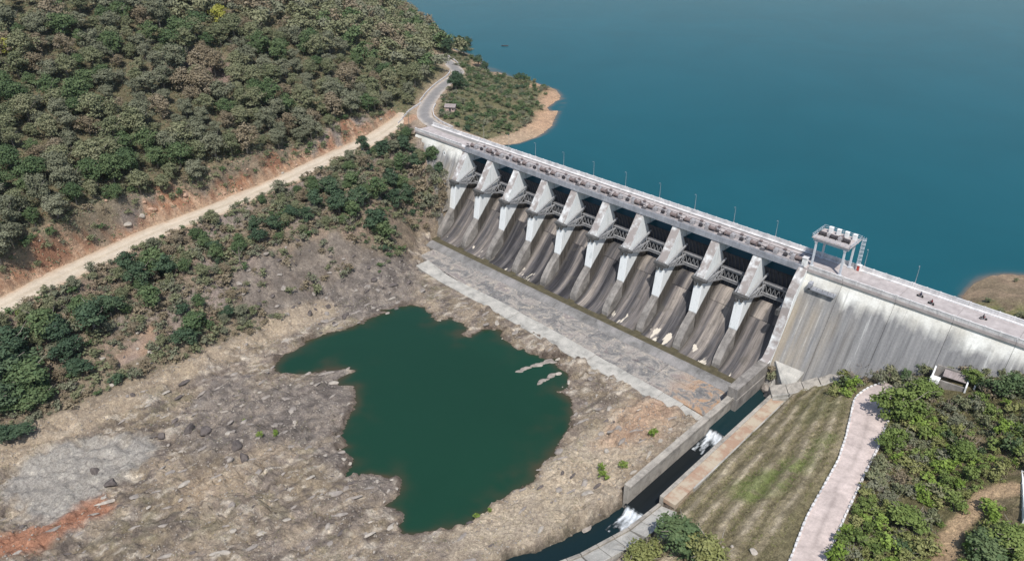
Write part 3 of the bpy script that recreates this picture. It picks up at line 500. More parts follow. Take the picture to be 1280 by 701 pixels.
# ---------------------------------------------------------------- ground
TX, TY, TZ, TI = build_terrain()
H = sampler(TZ)
def ground():
    X, Y, Z = TX, TY, TZ; n = X.shape
    def c(r, g, b): return np.array([r, g, b])
    A = np.zeros(n+(3,)); A[:] = c(.26, .213, .157)
    def blend(w, col): A[:] = A*(1-w[..., None])+np.asarray(col)*w[..., None]
    f1 = fbm(X/7, Y/7, 101); f2 = fbm(X/2.2, Y/2.2, 102, 5); f3 = fbm(X/25, Y/25, 103)
    def zone(name, soft=2.5, jit=4.0): return sstep(soft, -soft, poly_sd(X, Y, PTS[name])+(f1-.5)*jit*2+(f2-.5)*jit)
    rv = TI['river']; left = (X < 20) | ((Y < -46) & (X < 150))
    # river bed: tan grit, mauve-grey rock bands, pale quartz streaks
    u, v = TI['u'], TI['v']; bands = fbm(u/3.0, v/7, 111, 5); streak = fbm(u/1.5, v/3.6, 112, 5)
    blend(rv*sstep(.42, .62, f1)*.7, c(.255, .22, .205)); blend(rv*sstep(.45, .65, bands)*.4, c(.275, .235, .215)); blend(rv*sstep(.58, .70, streak)*.75, c(.58, .52, .44)); blend(rv*sstep(.46, .36, streak)*.75, c(.13, .11, .10)); blend(rv*sstep(.54, .66, f1)*.5, c(.42, .34, .24)); blend(rv*sstep(.55, .62, f3)*sstep(.45, .6, f2)*.5, c(.17, .155, .10))
    for z in ('mauve1', 'mauve2'): blend(zone(z, 4, 5)*.85, c(.20, .176, .162)); blend(zone(z, 4, 5)*sstep(.50, .6, f2)*.6, c(.10, .088, .08)); blend(zone(z, 4, 5)*sstep(.45, .36, f2)*.5, c(.36, .31, .26)); 
    blend(zone('yellow', 5, 5)*.7, c(.50, .42, .32)); blend(zone('redpatch', 4, 4)*.6, c(.40, .25, .17)); blend(zone('tanpatch', 4, 4)*.6, c(.44, .34, .24))
    blend(zone('mud', 2.0, 5)*.88, c(.37, .35, .32)); blend(zone('red', 1.5, 3)*.92, c(.36, .18, .115))
    dt = line_d(X, Y, PTS['track'])[0]+(f1-.5)*4; blend(sstep(8.5, 4.0, dt)*.7*rv, c(.43, .35, .26))
    # left bank scrub slope
    bank = (1-rv)*sstep(-33.5, -30, Z)*(X < 10)*sstep(10, 5, Y)*(1-.8*zone('mauve2', 4, 5))
    blend(bank*.95, c(.24, .195, .145)); blend(bank*sstep(.5, .62, f1)*.6, c(.33, .245, .195)); blend(bank*sstep(.5, .35, f2)*.4, c(.15, .125, .10)); blend(bank*zone('slide', 3, 4)*.8, c(.42, .28, .19)); blend(bank*sstep(.55, .65, f3)*.5, c(.30, .265, .255))
    # hill
    hl = sstep(9, 16, TI['dr'])*((TI['side'] > 0) | (Y > 12))*(X < -15)*sstep(-6.4, -5, Z)
    blend(hl*.96, c(.14, .125, .075)); blend(hl*sstep(.45, .65, f1)*.6, c(.20, .17, .11)); blend(zone('bare', 5, 6)*.85, c(.27, .20, .175)); blend(zone('brownhill', 5, 6)*.5*(TI['dr'] > 9), c(.22, .185, .12))
    # red cut bank over the dirt road
    cut = sstep(3.4, 4.6, TI['dr'])*sstep(11+(f1-.5)*16, 7.5+(f1-.5)*16, TI['dr'])*(TI['side'] > 0)*(Y < 25)*(X < 0)
    blend(cut*.95, c(.36, .19, .115)); blend(cut*sstep(.48, .6, f2)*.7, c(.45, .33, .24)); blend(cut*sstep(.47, .38, f2)*.5, c(.21, .12, .09))
    sh = sstep(7.5, 4.2, TI['dr']+(f2-.5)*2)*(X < 0)*(TI['ar'] > 6); blend(sh*.8, c(.43, .345, .245))
    ash = sstep(10, 4.5, TI['ar']+(f2-.5)*3); blend(ash*.85, c(.42, .33, .25)); 
    blend(sstep(7, 4, np.hypot(X+50, Y-9)+(f2-.5)*4)*.8, c(.46, .28, .19))
    # lake shore and peninsulas
    pen = (Y > 10.5)*sstep(-5.2, -4.2, Z+f2*.8)*(1-ash)*(X > -120)*(X < 40); blend(pen*.9, c(.15, .145, .08)); blend(pen*sstep(.5, .62, f1)*.5, c(.24, .20, .13))
    shore = (Y > 12)*sstep(-3.6, -4.6, Z+(f2-.5)*2.0); blend(shore*.95, c(.40, .285, .20)); blend(zone('penshore', 2, 3)*sstep(-3, -4.5, Z)*.9, c(.50, .335, .225)); blend(shore*sstep(60, 35, Y)*(X < 60)*.8, c(.40, .31, .225))
    rp = (X > 176)*(Y > 12); blend(rp*.9, c(.36, .27, .19)); blend(rp*sstep(.48, .58, f1)*.6, c(.22, .18, .12)); blend(rp*sstep(26, 18, Y)*sstep(.4, .55, f2)*.8, c(.20, .22, .08))
    # right bank: terraced dry grass, greener patches, bush ground, foot trail
    rb = sstep(160.5, 163.5, X)*(Y < -1); blend(rb, c(.31, .265, .175)); blend(rb*sstep(.5, .62, f3)*.5, c(.30, .22, .15))
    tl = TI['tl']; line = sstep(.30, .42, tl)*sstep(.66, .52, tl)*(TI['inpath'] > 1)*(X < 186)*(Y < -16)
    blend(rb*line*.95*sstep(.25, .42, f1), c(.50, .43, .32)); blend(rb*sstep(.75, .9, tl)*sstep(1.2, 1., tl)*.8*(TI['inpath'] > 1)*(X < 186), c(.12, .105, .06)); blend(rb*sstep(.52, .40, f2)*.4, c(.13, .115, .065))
    blend(rb*zone('green1', 3, 4)*.75*sstep(.35, .55, f2), c(.15, .20, .055)); blend(rb*zone('green2', 4, 5)*.55, c(.145, .15, .07))
    blend(rb*(X > 186)*.5, c(.15, .14, .07))
    bs = rb*sstep(-.5, 2.5, TI['inpath'])*((X-188) > -(Y+60)*.10)*sstep(188, 192, X+(f1-.5)*3-(Y+50)*-.06); blend(bs*.85, c(.125, .115, .06)); blend(bs*sstep(.52, .62, f1)*.6, c(.23, .185, .125))
    td = line_d(X, Y, PTS['trail'])[0]; blend(sstep(2.6, 1.2, td+(f2-.5)*1.4), c(.46, .335, .215))
    # wet margin of the pool and channels
    blend(sstep(1.1, .1, TI['psd']+(f2-.5)*1.2)*.6*(TI['psd'] < 3), c(.13, .10, .08)); blend((Z < -37)*(Y < -40)*.7, c(.10, .09, .07))
    A[:] = A*(.86+.28*f2[..., None])
    ny, nx = n; V = np.stack([X, Y, Z], -1).reshape(-1, 3); idx = np.arange(ny*nx).reshape(ny, nx)
    F = np.stack([idx[:-1, :-1], idx[:-1, 1:], idx[1:, 1:], idx[1:, :-1]], -1).reshape(-1, 4)
    C4 = np.concatenate([A.reshape(-1, 3), np.ones((ny*nx, 1))], 1)
    rocky = ((rv > .5) & (dt > 4) & (poly_sd(X, Y, PTS['mud']) > 0) & (f1 > .42))[:-1, :-1].ravel()     # broken rock keeps its facets
    tag(link('ground', np_mesh('ground', V, F, M_GROUND, ~rocky, ('Col', C4))), 'rocky river bed, scrub banks and wooded hill around the dam', kind='structure')
ground()
def fan_water(name, poly_or_box, z, step, colf, mat, clip=None):
    x0, x1, y0, y1 = poly_or_box; xs = np.arange(x0, x1+step, step); ys = np.arange(y0, y1+step, step); X, Y = np.meshgrid(xs, ys)
    idx = np.arange(X.size).reshape(X.shape); F = np.stack([idx[:-1, :-1], idx[:-1, 1:], idx[1:, 1:], idx[1:, :-1]], -1).reshape(-1, 4)
    C = colf(X, Y); C4 = np.concatenate([C.reshape(-1, 3), np.ones((X.size, 1))], 1)
    if clip is not None:
        k = clip(X, Y).ravel(); F = F[k[F].any(1)]
    V = np.stack([X, Y, np.full(X.shape, z)], -1).reshape(-1, 3)
    used = np.unique(F); mp = np.zeros(len(V), int); mp[used] = np.arange(len(used))
    return tag(link(name, np_mesh(name, V[used], mp[F], mat, True, ('Col', C4[used]))), kind='structure')
LAKE_C, POOL_C = np.array([.011, .083, .107]), np.array([.010, .043, .0255])
def lakecol(X, Y):
    d = LAKE_Z-H(X, Y); s = np.exp(-np.clip(d, 0, 9)/.22)[..., None]*.6*(.5+fbm(X/3, Y/3, 4))[..., None]
    return LAKE_C*(1-s)+np.array([.30, .17, .10])*s
lk = fan_water('lake', (-320, 420, 3.4, 330), LAKE_Z, 2.0, lakecol, M_LAKE, lambda X, Y: H(X, Y) < LAKE_Z+.6)
V = []; F = []     # the open lake beyond, as a ring of large sheets round the fine one
for (x0, x1, y0, y1) in ((-9000, -320, 3.4, 330), (420, 9000, 3.4, 330), (-9000, 9000, 330, 12000)):
    o = len(V); V += [(x0, y0, LAKE_Z-.02), (x1, y0, LAKE_Z-.02), (x1, y1, LAKE_Z-.02), (x0, y1, LAKE_Z-.02)]; F.append((o, o+1, o+2, o+3))
tag(link('open_lake', np_mesh('open_lake', V, F, M_LAKE, False, ('Col', np.tile([*LAKE_C, 1], (len(V), 1))))), kind='structure')
def poolcol(X, Y):
    sd = -poly_sd(X, Y, POOL); s = np.exp(-np.clip(sd, 0, 20)/(.5+7*fbm(X/6, Y/6, 14)**3))[..., None]*.75
    return POOL_C*(1-s)+np.array([.07, .05, .03])*s
px0, px1 = min(p[0] for p in POOL)-3, max(p[0] for p in POOL)+3; py0, py1 = min(p[1] for p in POOL)-3, max(p[1] for p in POOL)+3
fan_water('pool', (px0, px1, py0, py1), POOL_Z, .8, poolcol, M_POOL, lambda X, Y: poly_sd(X, Y, POOL) < 2.5)
flat = lambda c: (lambda X, Y: np.tile(np.array(c), X.shape+(1,)))
fan_water('channel_water', (149.6, 157.4, -45, -8), -34.9, .6, flat((.010, .028, .032)), M_CHW)
fan_water('channel_water', (149.6, 157.4, -84, -45.2), -36.4, .6, flat((.012, .015, .017)), M_CHW)
fan_water('stream_water', (120, 162, -270, -83.5), -38.4, 1.0, flat((.008, .020, .024)), M_CHW, lambda X, Y: line_d(X, Y, NAT)[0] < 8)
def foam(x0, x1, y0, y1, z0, z1, skew):
    """tumbling water below a step: solid white at the lip, breaking into streaks downstream"""
    xs = np.arange(x0, x1+.01, .22); ys = np.arange(y0, y1+.01, .22); X, Y = np.meshgrid(xs, ys); t = (y1-Y)/(y1-y0)
    Z = z0+(z1-z0)*sstep(0, .30, t)+(fbm(X/.9, Y/1.6, 3, 4)-.35)*.55*sstep(0, .12, t)*(1-.7*t)+.03
    n = fbm(X/.55, Y/2.4, 13, 5); w = np.clip(1.15-t*1.3-skew*((X-x0)/(x1-x0)-.1)*(t+.25)+(n-.5)*3.2*(.22+t), 0, 1)*sstep(0, .8, X-x0+(n-.5)*2)*sstep(0, .8, x1-X+(n-.5)*2)
    w = w*sstep(0, .10, t-.16*(fbm(X/.9, X*0+y0, 55)-.25)); C = np.array([.012, .018, .020])*(1-w[..., None])+np.array([.70, .73, .76])*w[..., None]
    idx = np.arange(X.size).reshape(X.shape); F = np.stack([idx[:-1, :-1], idx[:-1, 1:], idx[1:, 1:], idx[1:, :-1]], -1).reshape(-1, 4); k = (w > .03).ravel(); F = F[k[F].any(1)]
    return tag(link('white_water', np_mesh('white_water', np.stack([X, Y, Z], -1).reshape(-1, 3), F, M_FOAM, True, ('Col', np.concatenate([C.reshape(-1, 3), np.ones((X.size, 1))], 1)))), 'white foaming water tumbling over a step in the outlet channel', kind='stuff')
foam(150.3, 157.0, -54.5, -44.4, -34.75, -36.38, .9); foam(150.2, 156.6, -92.5, -83.3, -36.2, -38.38, .5)
# ---------------------------------------------------------------- roads and path
def ribbon(name, L, half, colf, mat, step=1.0, ncr=9, lift=.0, wj=0.0, usez=True):
    P = np.array([(p+(0,))[:3] for p in L], float); s = np.r_[0, np.cumsum(np.hypot(*np.diff(P[:, :2], axis=0).T))]
    t = np.arange(0, s[-1], step); Q = np.stack([np.interp(t, s, P[:, k]) for k in range(3)], 1)
    k = np.ones(7)/7
    for a in range(3): Q[3:-3, a] = np.convolve(Q[:, a], k, 'valid')
    T = np.gradient(Q[:, :2], axis=0); T /= np.linalg.norm(T, axis=1)[:, None]+1e-9; Nn = np.stack([-T[:, 1], T[:, 0]], 1)
    w = np.linspace(-1, 1, ncr); hw = half+(noise(t/6, t*0, 5)-.5)*wj*2; hw2 = half+(noise(t/6, t*0+9, 6)-.5)*wj*2
    off = np.where(w[None] < 0, w[None]*hw[:, None], w[None]*hw2[:, None])
    X = Q[:, :1]+Nn[:, :1]*off; Y = Q[:, 1:2]+Nn[:, 1:2]*off; Z = Q[:, 2:3]+0*off if usez else np.maximum(H(X, Y), Q[:, 2:3]-9)
    Z = Z+lift-.10*np.abs(w[None])**3
    idx = np.arange(X.size).reshape(X.shape); F = np.stack([idx[:-1, :-1], idx[:-1, 1:], idx[1:, 1:], idx[1:, :-1]], -1).reshape(-1, 4)
    C = colf(np.broadcast_to(w[None], X.shape), X, Y); C4 = np.concatenate([C.reshape(-1, 3), np.ones((X.size, 1))], 1)
    return tag(link(name, np_mesh(name, np.stack([X, Y, Z], -1).reshape(-1, 3), F[:, ::-1], mat, True, ('Col', C4))), kind='structure'), Q, Nn
def dirtcol(w, X, Y):
    e = np.clip(np.abs(w)+(fbm(X/3, Y/3, 8)-.5)*.8, 0, 1)[..., None]; tr = np.exp(-((np.abs(w)-.36)/.13)**2)[..., None]*(.4+1.2*fbm(X/5, Y/5, 58))[..., None]-.9*np.exp(-((np.abs(w)-.0)/.12)**2)[..., None]*fbm(X/3, Y/3, 59)[..., None]
    return np.array([.50, .43, .34])*(1-e**3)+np.array([.42, .30, .21])*e**3+tr*.075
def asphcol(w, X, Y):
    e = np.clip(np.abs(w)*1.15+(fbm(X/2, Y/2, 8)-.5)*.5, 0, 1)[..., None]**4
    return np.array([.24, .23, .225])*(1-e)+np.array([.46, .41, .36])*e
dirt, DQ, DN = ribbon('dirt_road', DROAD, 6.5, dirtcol, M_DIRT, 1.0, 9, .13, .7)
asph, AQ, AN = ribbon('asphalt_road', AROAD, 3.6, asphcol, M_ASPH, 1.0, 9, .03, .1)
def path():
    A = np.array(PTS['pathL'], float); B = np.array(PTS['pathR'], float)
    def res(P, n): s = np.r_[0, np.cumsum(np.hypot(*np.diff(P, axis=0).T))]; t = np.linspace(0, s[-1], n); Q = np.stack([np.interp(t, s, P[:, k]) for k in (0, 1)], 1); k = np.ones(5)/5; Q[2:-2] = np.stack([np.convolve(Q[:, a], k, 'valid') for a in (0, 1)], 1); return Q
    n = 90; A = res(A, n); B = res(B, n); w = np.linspace(0, 1, 9)
    X = A[:, :1]*(1-w)+B[:, :1]*w; Y = A[:, 1:]*(1-w)+B[:, 1:]*w
    ZZ = H(X, Y)
    for j in range(9): ZZ[3:-3, j] = np.convolve(ZZ[:, j], np.ones(7)/7, 'valid')
    Z = ZZ+.34; zl, zr_ = ZZ[:, 0], ZZ[:, -1]
    idx = np.arange(X.size).reshape(X.shape); F = np.stack([idx[:-1, :-1], idx[:-1, 1:], idx[1:, 1:], idx[1:, :-1]], -1).reshape(-1, 4)
    crack = np.exp(-((w[None]-(.35+.25*fbm(np.arange(n)/9., np.zeros(n), 77)[:, None]))/.06)**2)[..., None]
    C = np.tile(np.array([.54, .455, .42]), X.shape+(1,))*(1-.25*crack)*(.82+.36*fbm(X/2.5, Y/2.5, 88, 5))[..., None]*(1-.10*((np.arange(n)[:, None, None] % 5) == 0)); C4 = np.concatenate([C.reshape(-1, 3), np.ones((X.size, 1))], 1)
    r = empty('footpath', (0, 0, 0)); tag(r, 'pale pink paved path edged with white kerb stones', kind='structure')
    link('paving', np_mesh('paving', np.stack([X, Y, Z], -1).reshape(-1, 3), F, M_PATH, True, ('Col', C4)), r)
    m = MB().box(-.62, .62, -.25, .25, -1.5, .42).mesh('kerb_stone', M_PARA, bevel=.05)
    for P, zc in ((A, zl), (B, zr_)):       # rows of kerb stones along both edges
        s = np.r_[0, np.cumsum(np.hypot(*np.diff(P, axis=0).T))]
        for t in np.arange(.7, s[-1]-.5, 1.62):
            x = np.interp(t, s, P[:, 0]); y = np.interp(t, s, P[:, 1]); x2 = np.interp(t+.3, s, P[:, 0]); y2 = np.interp(t+.3, s, P[:, 1]); z = np.interp(t, s, zc)
            link('kerb_stone', m, r, (x, y, z+.3+random.uniform(-.04, .06)), (0, 0, math.atan2(y2-y, x2-x)+random.uniform(-.06, .06)), (random.uniform(.75, 1.05), random.uniform(.8, 1.1), 1))
    for P, zc, zz in ((A, zl, .3), (B, zr_, .3)):      # retaining walls under the edges
        V = []; F = []
        for i in range(n): V += [(P[i, 0], P[i, 1], zc[i]+zz), (P[i, 0], P[i, 1], zc[i]-2.4)]
        F = [(2*i, 2*i+1, 2*i+3, 2*i+2) for i in range(n-1)]
        link('retaining_wall', np_mesh('retaining_wall', V, F, M_TRAIN), r)
path()
# ---------------------------------------------------------------- the dam
N_ORD = ['first', 'second', 'third', 'fourth', 'fifth', 'sixth', 'seventh', 'eighth', 'ninth', 'tenth', 'eleventh']
dam = empty('dam', (75, 0, 0), 0, 'long pale concrete dam with ten gated spillway bays across the river', 'dam')
dam['group'] = 'dam'
def dpart(name, mb, mats, parent=dam, **k):
    o = mb.build(name, mats, parent, **k); o.matrix_parent_inverse = Matrix.Translation((-75, 0, 0)) if parent is dam else Matrix(); return o
FLOOR = [(4.5, -18.6), (3, -18.75), (1, -20.0), (-1.3, -22.4)]
FLOOR2 = [(-1.45, -22.6), (-5.9, -27.7), (-7.6, -29.6), (-10, -31.85), (-12.4, -33.75), (-14.2, -34.85), (-16.0, -35.55), (-17.4, -35.85), (-18.0, -36.1)]
up_ = MB().prism(FLOOR+[(-1.3, -41), (4.5, -41)], -6.01, 6.01).mesh('chute_slab', M_CHUTE)
lo_ = MB().prism(FLOOR2+[(-18.0, -41), (-1.45, -41)], -6.01, 6.01).mesh('chute_slab_lower', M_CHUTE)
PN = [(0.35, -1.75), (0.0, -1.9), (-6.7, -12.1), (-7.3, -14.4), (-8.9, -25.8), (-9.0, -40), (9.5, -40), (9.5, -1.75)]
pm = MB().prism(PN, -1.5, 1.5).mesh('pier', M_PIER, bevel=.10)
dv = MB().prism([(-8.7, -25.0), (-12.6, -28.6), (-14.6, -30.9), (-16.0, -33.0), (-16.6, -34.6), (-16.7, -37), (-8.7, -40)], -1.38, 1.38).mesh('divider', M_TRAIN, bevel=.08)
pcap = MB().box(-1.9, 1.9, -.35, 1.2, -1.74, -1.15).mesh('bearing_block', M_FASCIA)
tb = MB().box(-1.56, 1.56, -8.1, -6.4, -14.3, -12.75).box(-2.2, -1.0, -7.9, -6.5, -13.9, -12.9).box(1.0, 2.2, -7.9, -6.5, -13.9, -12.9).box(-1.3, -.5, -8.2, -7.2, -15.6, -14.25).box(.4, 1.2, -8.1, -7.2, -15.2, -14.25).mesh('trunnion_bracket', M_STEEL, bevel=.12)
D0 = Matrix.Translation((-75, 0, 0))
for k in range(11):
    x = 15*k
    if k < 10:
        p = link('pier', pm, dam, (x-75, 0, 0), None, (1, 1, 1))
        link('divider', dv, p, (0, 0, 0)); link('bearing_block', pcap, p, (0, 0, 0)); link('trunnion_bracket', tb, p, (0, 0, 0))
    if k < 10:
        link('chute_slab', up_, dam, (x+7.5-75, 0, 0)); link('chute_slab', lo_, dam, (x+7.5-75, 0, 0))
TW = [(0.3, -.25), (-.9, -.7), (-3.2, -3.4), (-5.6, -7.0), (-7.6, -14), (-11.4, -23.5), (-14.0, -26.7), (-15.5, -27.2), (-33.0, -27.4), (-33.2, -40), (9.5, -40), (9.5, -.25)]
dpart('training_wall', MB().prism(TW, 148.5, 151.2), [M_PIER], bevel=.1)
dpart('trunnion_bracket', MB().box(147.4, 148.45, -8.4, -6.3, -14.4, -12.6), M_STEEL)
dpart('wing_wall', MB().prism([(-14.1, -27.12), (-33.25, -27.32), (-33.4, -36), (-14.1, -36)], 148.3, 151.35), M_TRAIN)
# mass concrete upstream of the gates
dpart('crest_body', MB().box(1.5, 148.5, 4.6, 9.45, -40, -19.3), M_TRAIN)
# stilling ditch, end sill, apron
dpart('ditch_floor', MB().box(-1, 148.3, -25, -16.0, -39, -35.98), simple('silt', (.06, .054, .034), (.12, .102, .062), .5))
for i in range(10):                        # the end sill in ten lengths
    x0 = 14.85*i-.4; x1 = x0+14.79
    if i == 0: x0 = 3.0
    dpart('sill_length', MB().prism([(-22.6, -38), (-22.6, -34.35), (-22.9, -34.15), (-24.1, -34.15), (-26.6, -35.25), (-26.6, -38)], x0, x1), M_SILL, bevel=.05)
lipy = lambda q: float(np.interp(q, [13, 31, 56, 88, 116, 137, 148], [-34.2, -37.6, -36.7, -37.8, -39.4, -40.1, -41.0]))
def slabgrid():
    """worn apron: irregular slabs, each a little up or down, joints open"""
    xs = [8.5, 22, 36, 51, 66, 81, 96, 111, 124, 136, 148.2]
    for a, b in zip(xs[:-1], xs[1:]):
        for r in range(2):
            y1 = -26.65 if r == 0 else -32.3; y0 = -32.24 if r == 0 else None
            if r == 1: ya = lipy(a); yb = lipy(b)
            else: ya = yb = y0
            n = 10; m = 6; j = random.uniform(-.08, .1); V = []; F = []
            for iy in range(m+1):
                for ix in range(n+1):
                    x = a+.05+(b-a-.1)*ix/n; yy0 = ya+(yb-ya)*ix/n; y = y1+(yy0-y1)*iy/m
                    z = -35.2-.1*(r == 1)+j+(fbm(np.array(x/2.7), np.array(y/2.7), 19)-.5)*.9*(0 < iy < m or .4)
                    V.append((x, y, float(z)))
            for iy in range(m):
                for ix in range(n): q = iy*(n+1)+ix; F.append((q, q+n+1, q+n+2, q+1))
            o = len(V); ring = [i for i in range(n+1)]+[r_*(n+1)+n for r_ in range(1, m+1)]+[m*(n+1)+i for i in range(n-1, -1, -1)]+[r_*(n+1) for r_ in range(m-1, 0, -1)]
            V += [(V[i][0], V[i][1], -37.5) for i in ring]; L = len(ring)
            F += [(ring[i], o+i, o+(i+1) % L, ring[(i+1) % L])[::-1] for i in range(L)]
            mb = MB(); mb.add(V, F); dpart('apron_slab', mb, M_APRON)
    # lip strip along the downstream edge, broken here and there
    x = 14.0
    while x < 147:
        w = random.uniform(5.5, 8.5); x2 = min(x+w, 147.8)
        yi = lambda q: lipy(q)-.1
        wd = lambda q: float(np.interp(q, [13, 16, 31, 62, 94, 120, 148], [6.2, 6.8, 4.8, 6.4, 7.2, 5.8, 4.6]))
        dz = random.uniform(-.10, .12)-(.5 if x > 126 and random.random() < .5 else 0); tl = random.uniform(-.25, .2)
        P = [(x+.04, yi(x)-.05), (x2, yi(x2)-.05), (x2, yi(x2)-wd(x2)+tl), (x+.04, yi(x)-wd(x)+tl+random.uniform(-.15, .15))]
        dpart('lip_slab', MB().hexa([(px, py, -38.0) for px, py in P[::-1]]+[(px, py, -35.1+dz) for px, py in P[::-1]]), M_LIP, bevel=.06); x = x2
slabgrid()
# non-overflow blocks, each up to its vertical joint
def block(x0, x1, foot=-40):
    f = lambda z: 0.02-.50*max(0, -z-1.6)
    P = [(10.2, -.95), (10.2, foot), (f(foot), foot), (f(-14), -14), (f(-1.6), -1.6), (0.02, -.95)]
    return dpart('dam_block', MB().prism(P, x0, x1), M_FACE, bevel=.05)
for x0, x1 in ((151.23, 161.9), (161.97, 176.95), (177.02, 191.95), (192.02, 206.95), (207.02, 221.95), (222.02, 245)): block(x0, x1, -36 if x0 < 170 else -24)
for x0, x1 in ((-16.2, -1.53), (-32.5, -16.3)): block(x0, x1, -26 if x0 > -20 else -14)
dpart('abutment_wall', MB().slab([(-14.2, -24.5), (-1.0, -14.4), (-1.0, -12.8), (-15.4, -23.0)], -36, -26.4), M_TRAIN)
dpart('abutment_wall', MB().slab([(-14.2, -24.6), (-15.4, -23.1), (-21.5, -31.6), (-20.4, -32.6)], -36, -28.8), M_TRAIN)
# road decks, cornices, footways, parapets
road = empty('dam_road', (75, 5, 0), 0, 'pinkish concrete road deck with parapets along the dam crest', 'bridge deck')
def rpart(name, mb, mats, **k): o = mb.build(name, mats, road, **k); o.matrix_parent_inverse = Matrix.Translation((-75, -5, 0)); return o
for i in range(10):                        # spillway bridge: one span over each bay
    x0, x1 = 15*i+.04-.0, 15*i+14.96
    rpart('deck_span', MB().box(x0, x1, -.25, 9.9, -.38, .0), M_DECK)
    rpart('fascia_girder', MB().box(x0, x1, -.30, .22, -1.72, .30), M_FASCIA, bevel=.04)
    rpart('inner_girder', MB().box(x0, x1, 4.2, 4.8, -1.7, -.39), M_FASCIA)
    rpart('inner_girder', MB().box(x0, x1, 9.2, 9.7, -1.7, -.39), M_FASCIA)
for x0, x1 in ((-32.5, 0), (150, 162), (162.05, 177), (177.05, 192), (192.05, 207), (207.05, 222), (222.05, 245)):
    rpart('deck_slab', MB().box(x0, x1, -.45, 10.6, -.94, -.02), M_DECK, bevel=.03)
for x0, x1 in ((-32.5, -.05), (162, 192), (192.05, 245)):
    rpart('footway', MB().box(x0, x1, -.30, 1.35, -.015, .2), M_PARA); 
for x0, x1 in ((-32.4, -.05), (.05, 74.95), (75.0, 149.9), (150, 192), (192.05, 245)): rpart('footway', MB().box(x0, x1, 8.75, 9.85, -.015, .22), M_PARA)
def parapet(x0, x1, y, h, name='parapet'):
    mb = MB(); mb.box(x0, x1, y-.10, y+.10, .01, h-.22); mb.box(x0, x1, y-.17, y+.17, h-.215, h)
    n = max(1, int((x1-x0)/3.0))
    for i in range(n+1): q = x0+.2+(x1-x0-.4)*i/n; mb.box(q-.19, q+.19, y-.21, y+.21, .005, h+.12)
    rpart(name, mb, M_PARA)
x = -32.4
while x < 244: parapet(x, x+14.9, 10.15, 1.25); x += 15
for x0, x1 in ((-32.4, -16.3), (-16.2, -1.8), (151.5, 161.8), (162.0, 176.9), (177, 191.9), (192, 206.9), (207, 221.9), (222, 245)): parapet(x0, x1, -.25, 1.2)
def rail(x0, x1, y, h=1.05):
    mb = MB()
    for z in (.45, .75, h): mb.bar((x0, y, z), (x1, y, z), .05)
    n = int((x1-x0)/2.4)
    for i in range(n+1): q = x0+(x1-x0)*i/n; mb.bar((q, y, .25), (q, y, h), .07)
    rpart('hand_rail', mb, M_HGREY)
for i in range(10): rail(15*i+.2, 15*i+14.8, -.1)
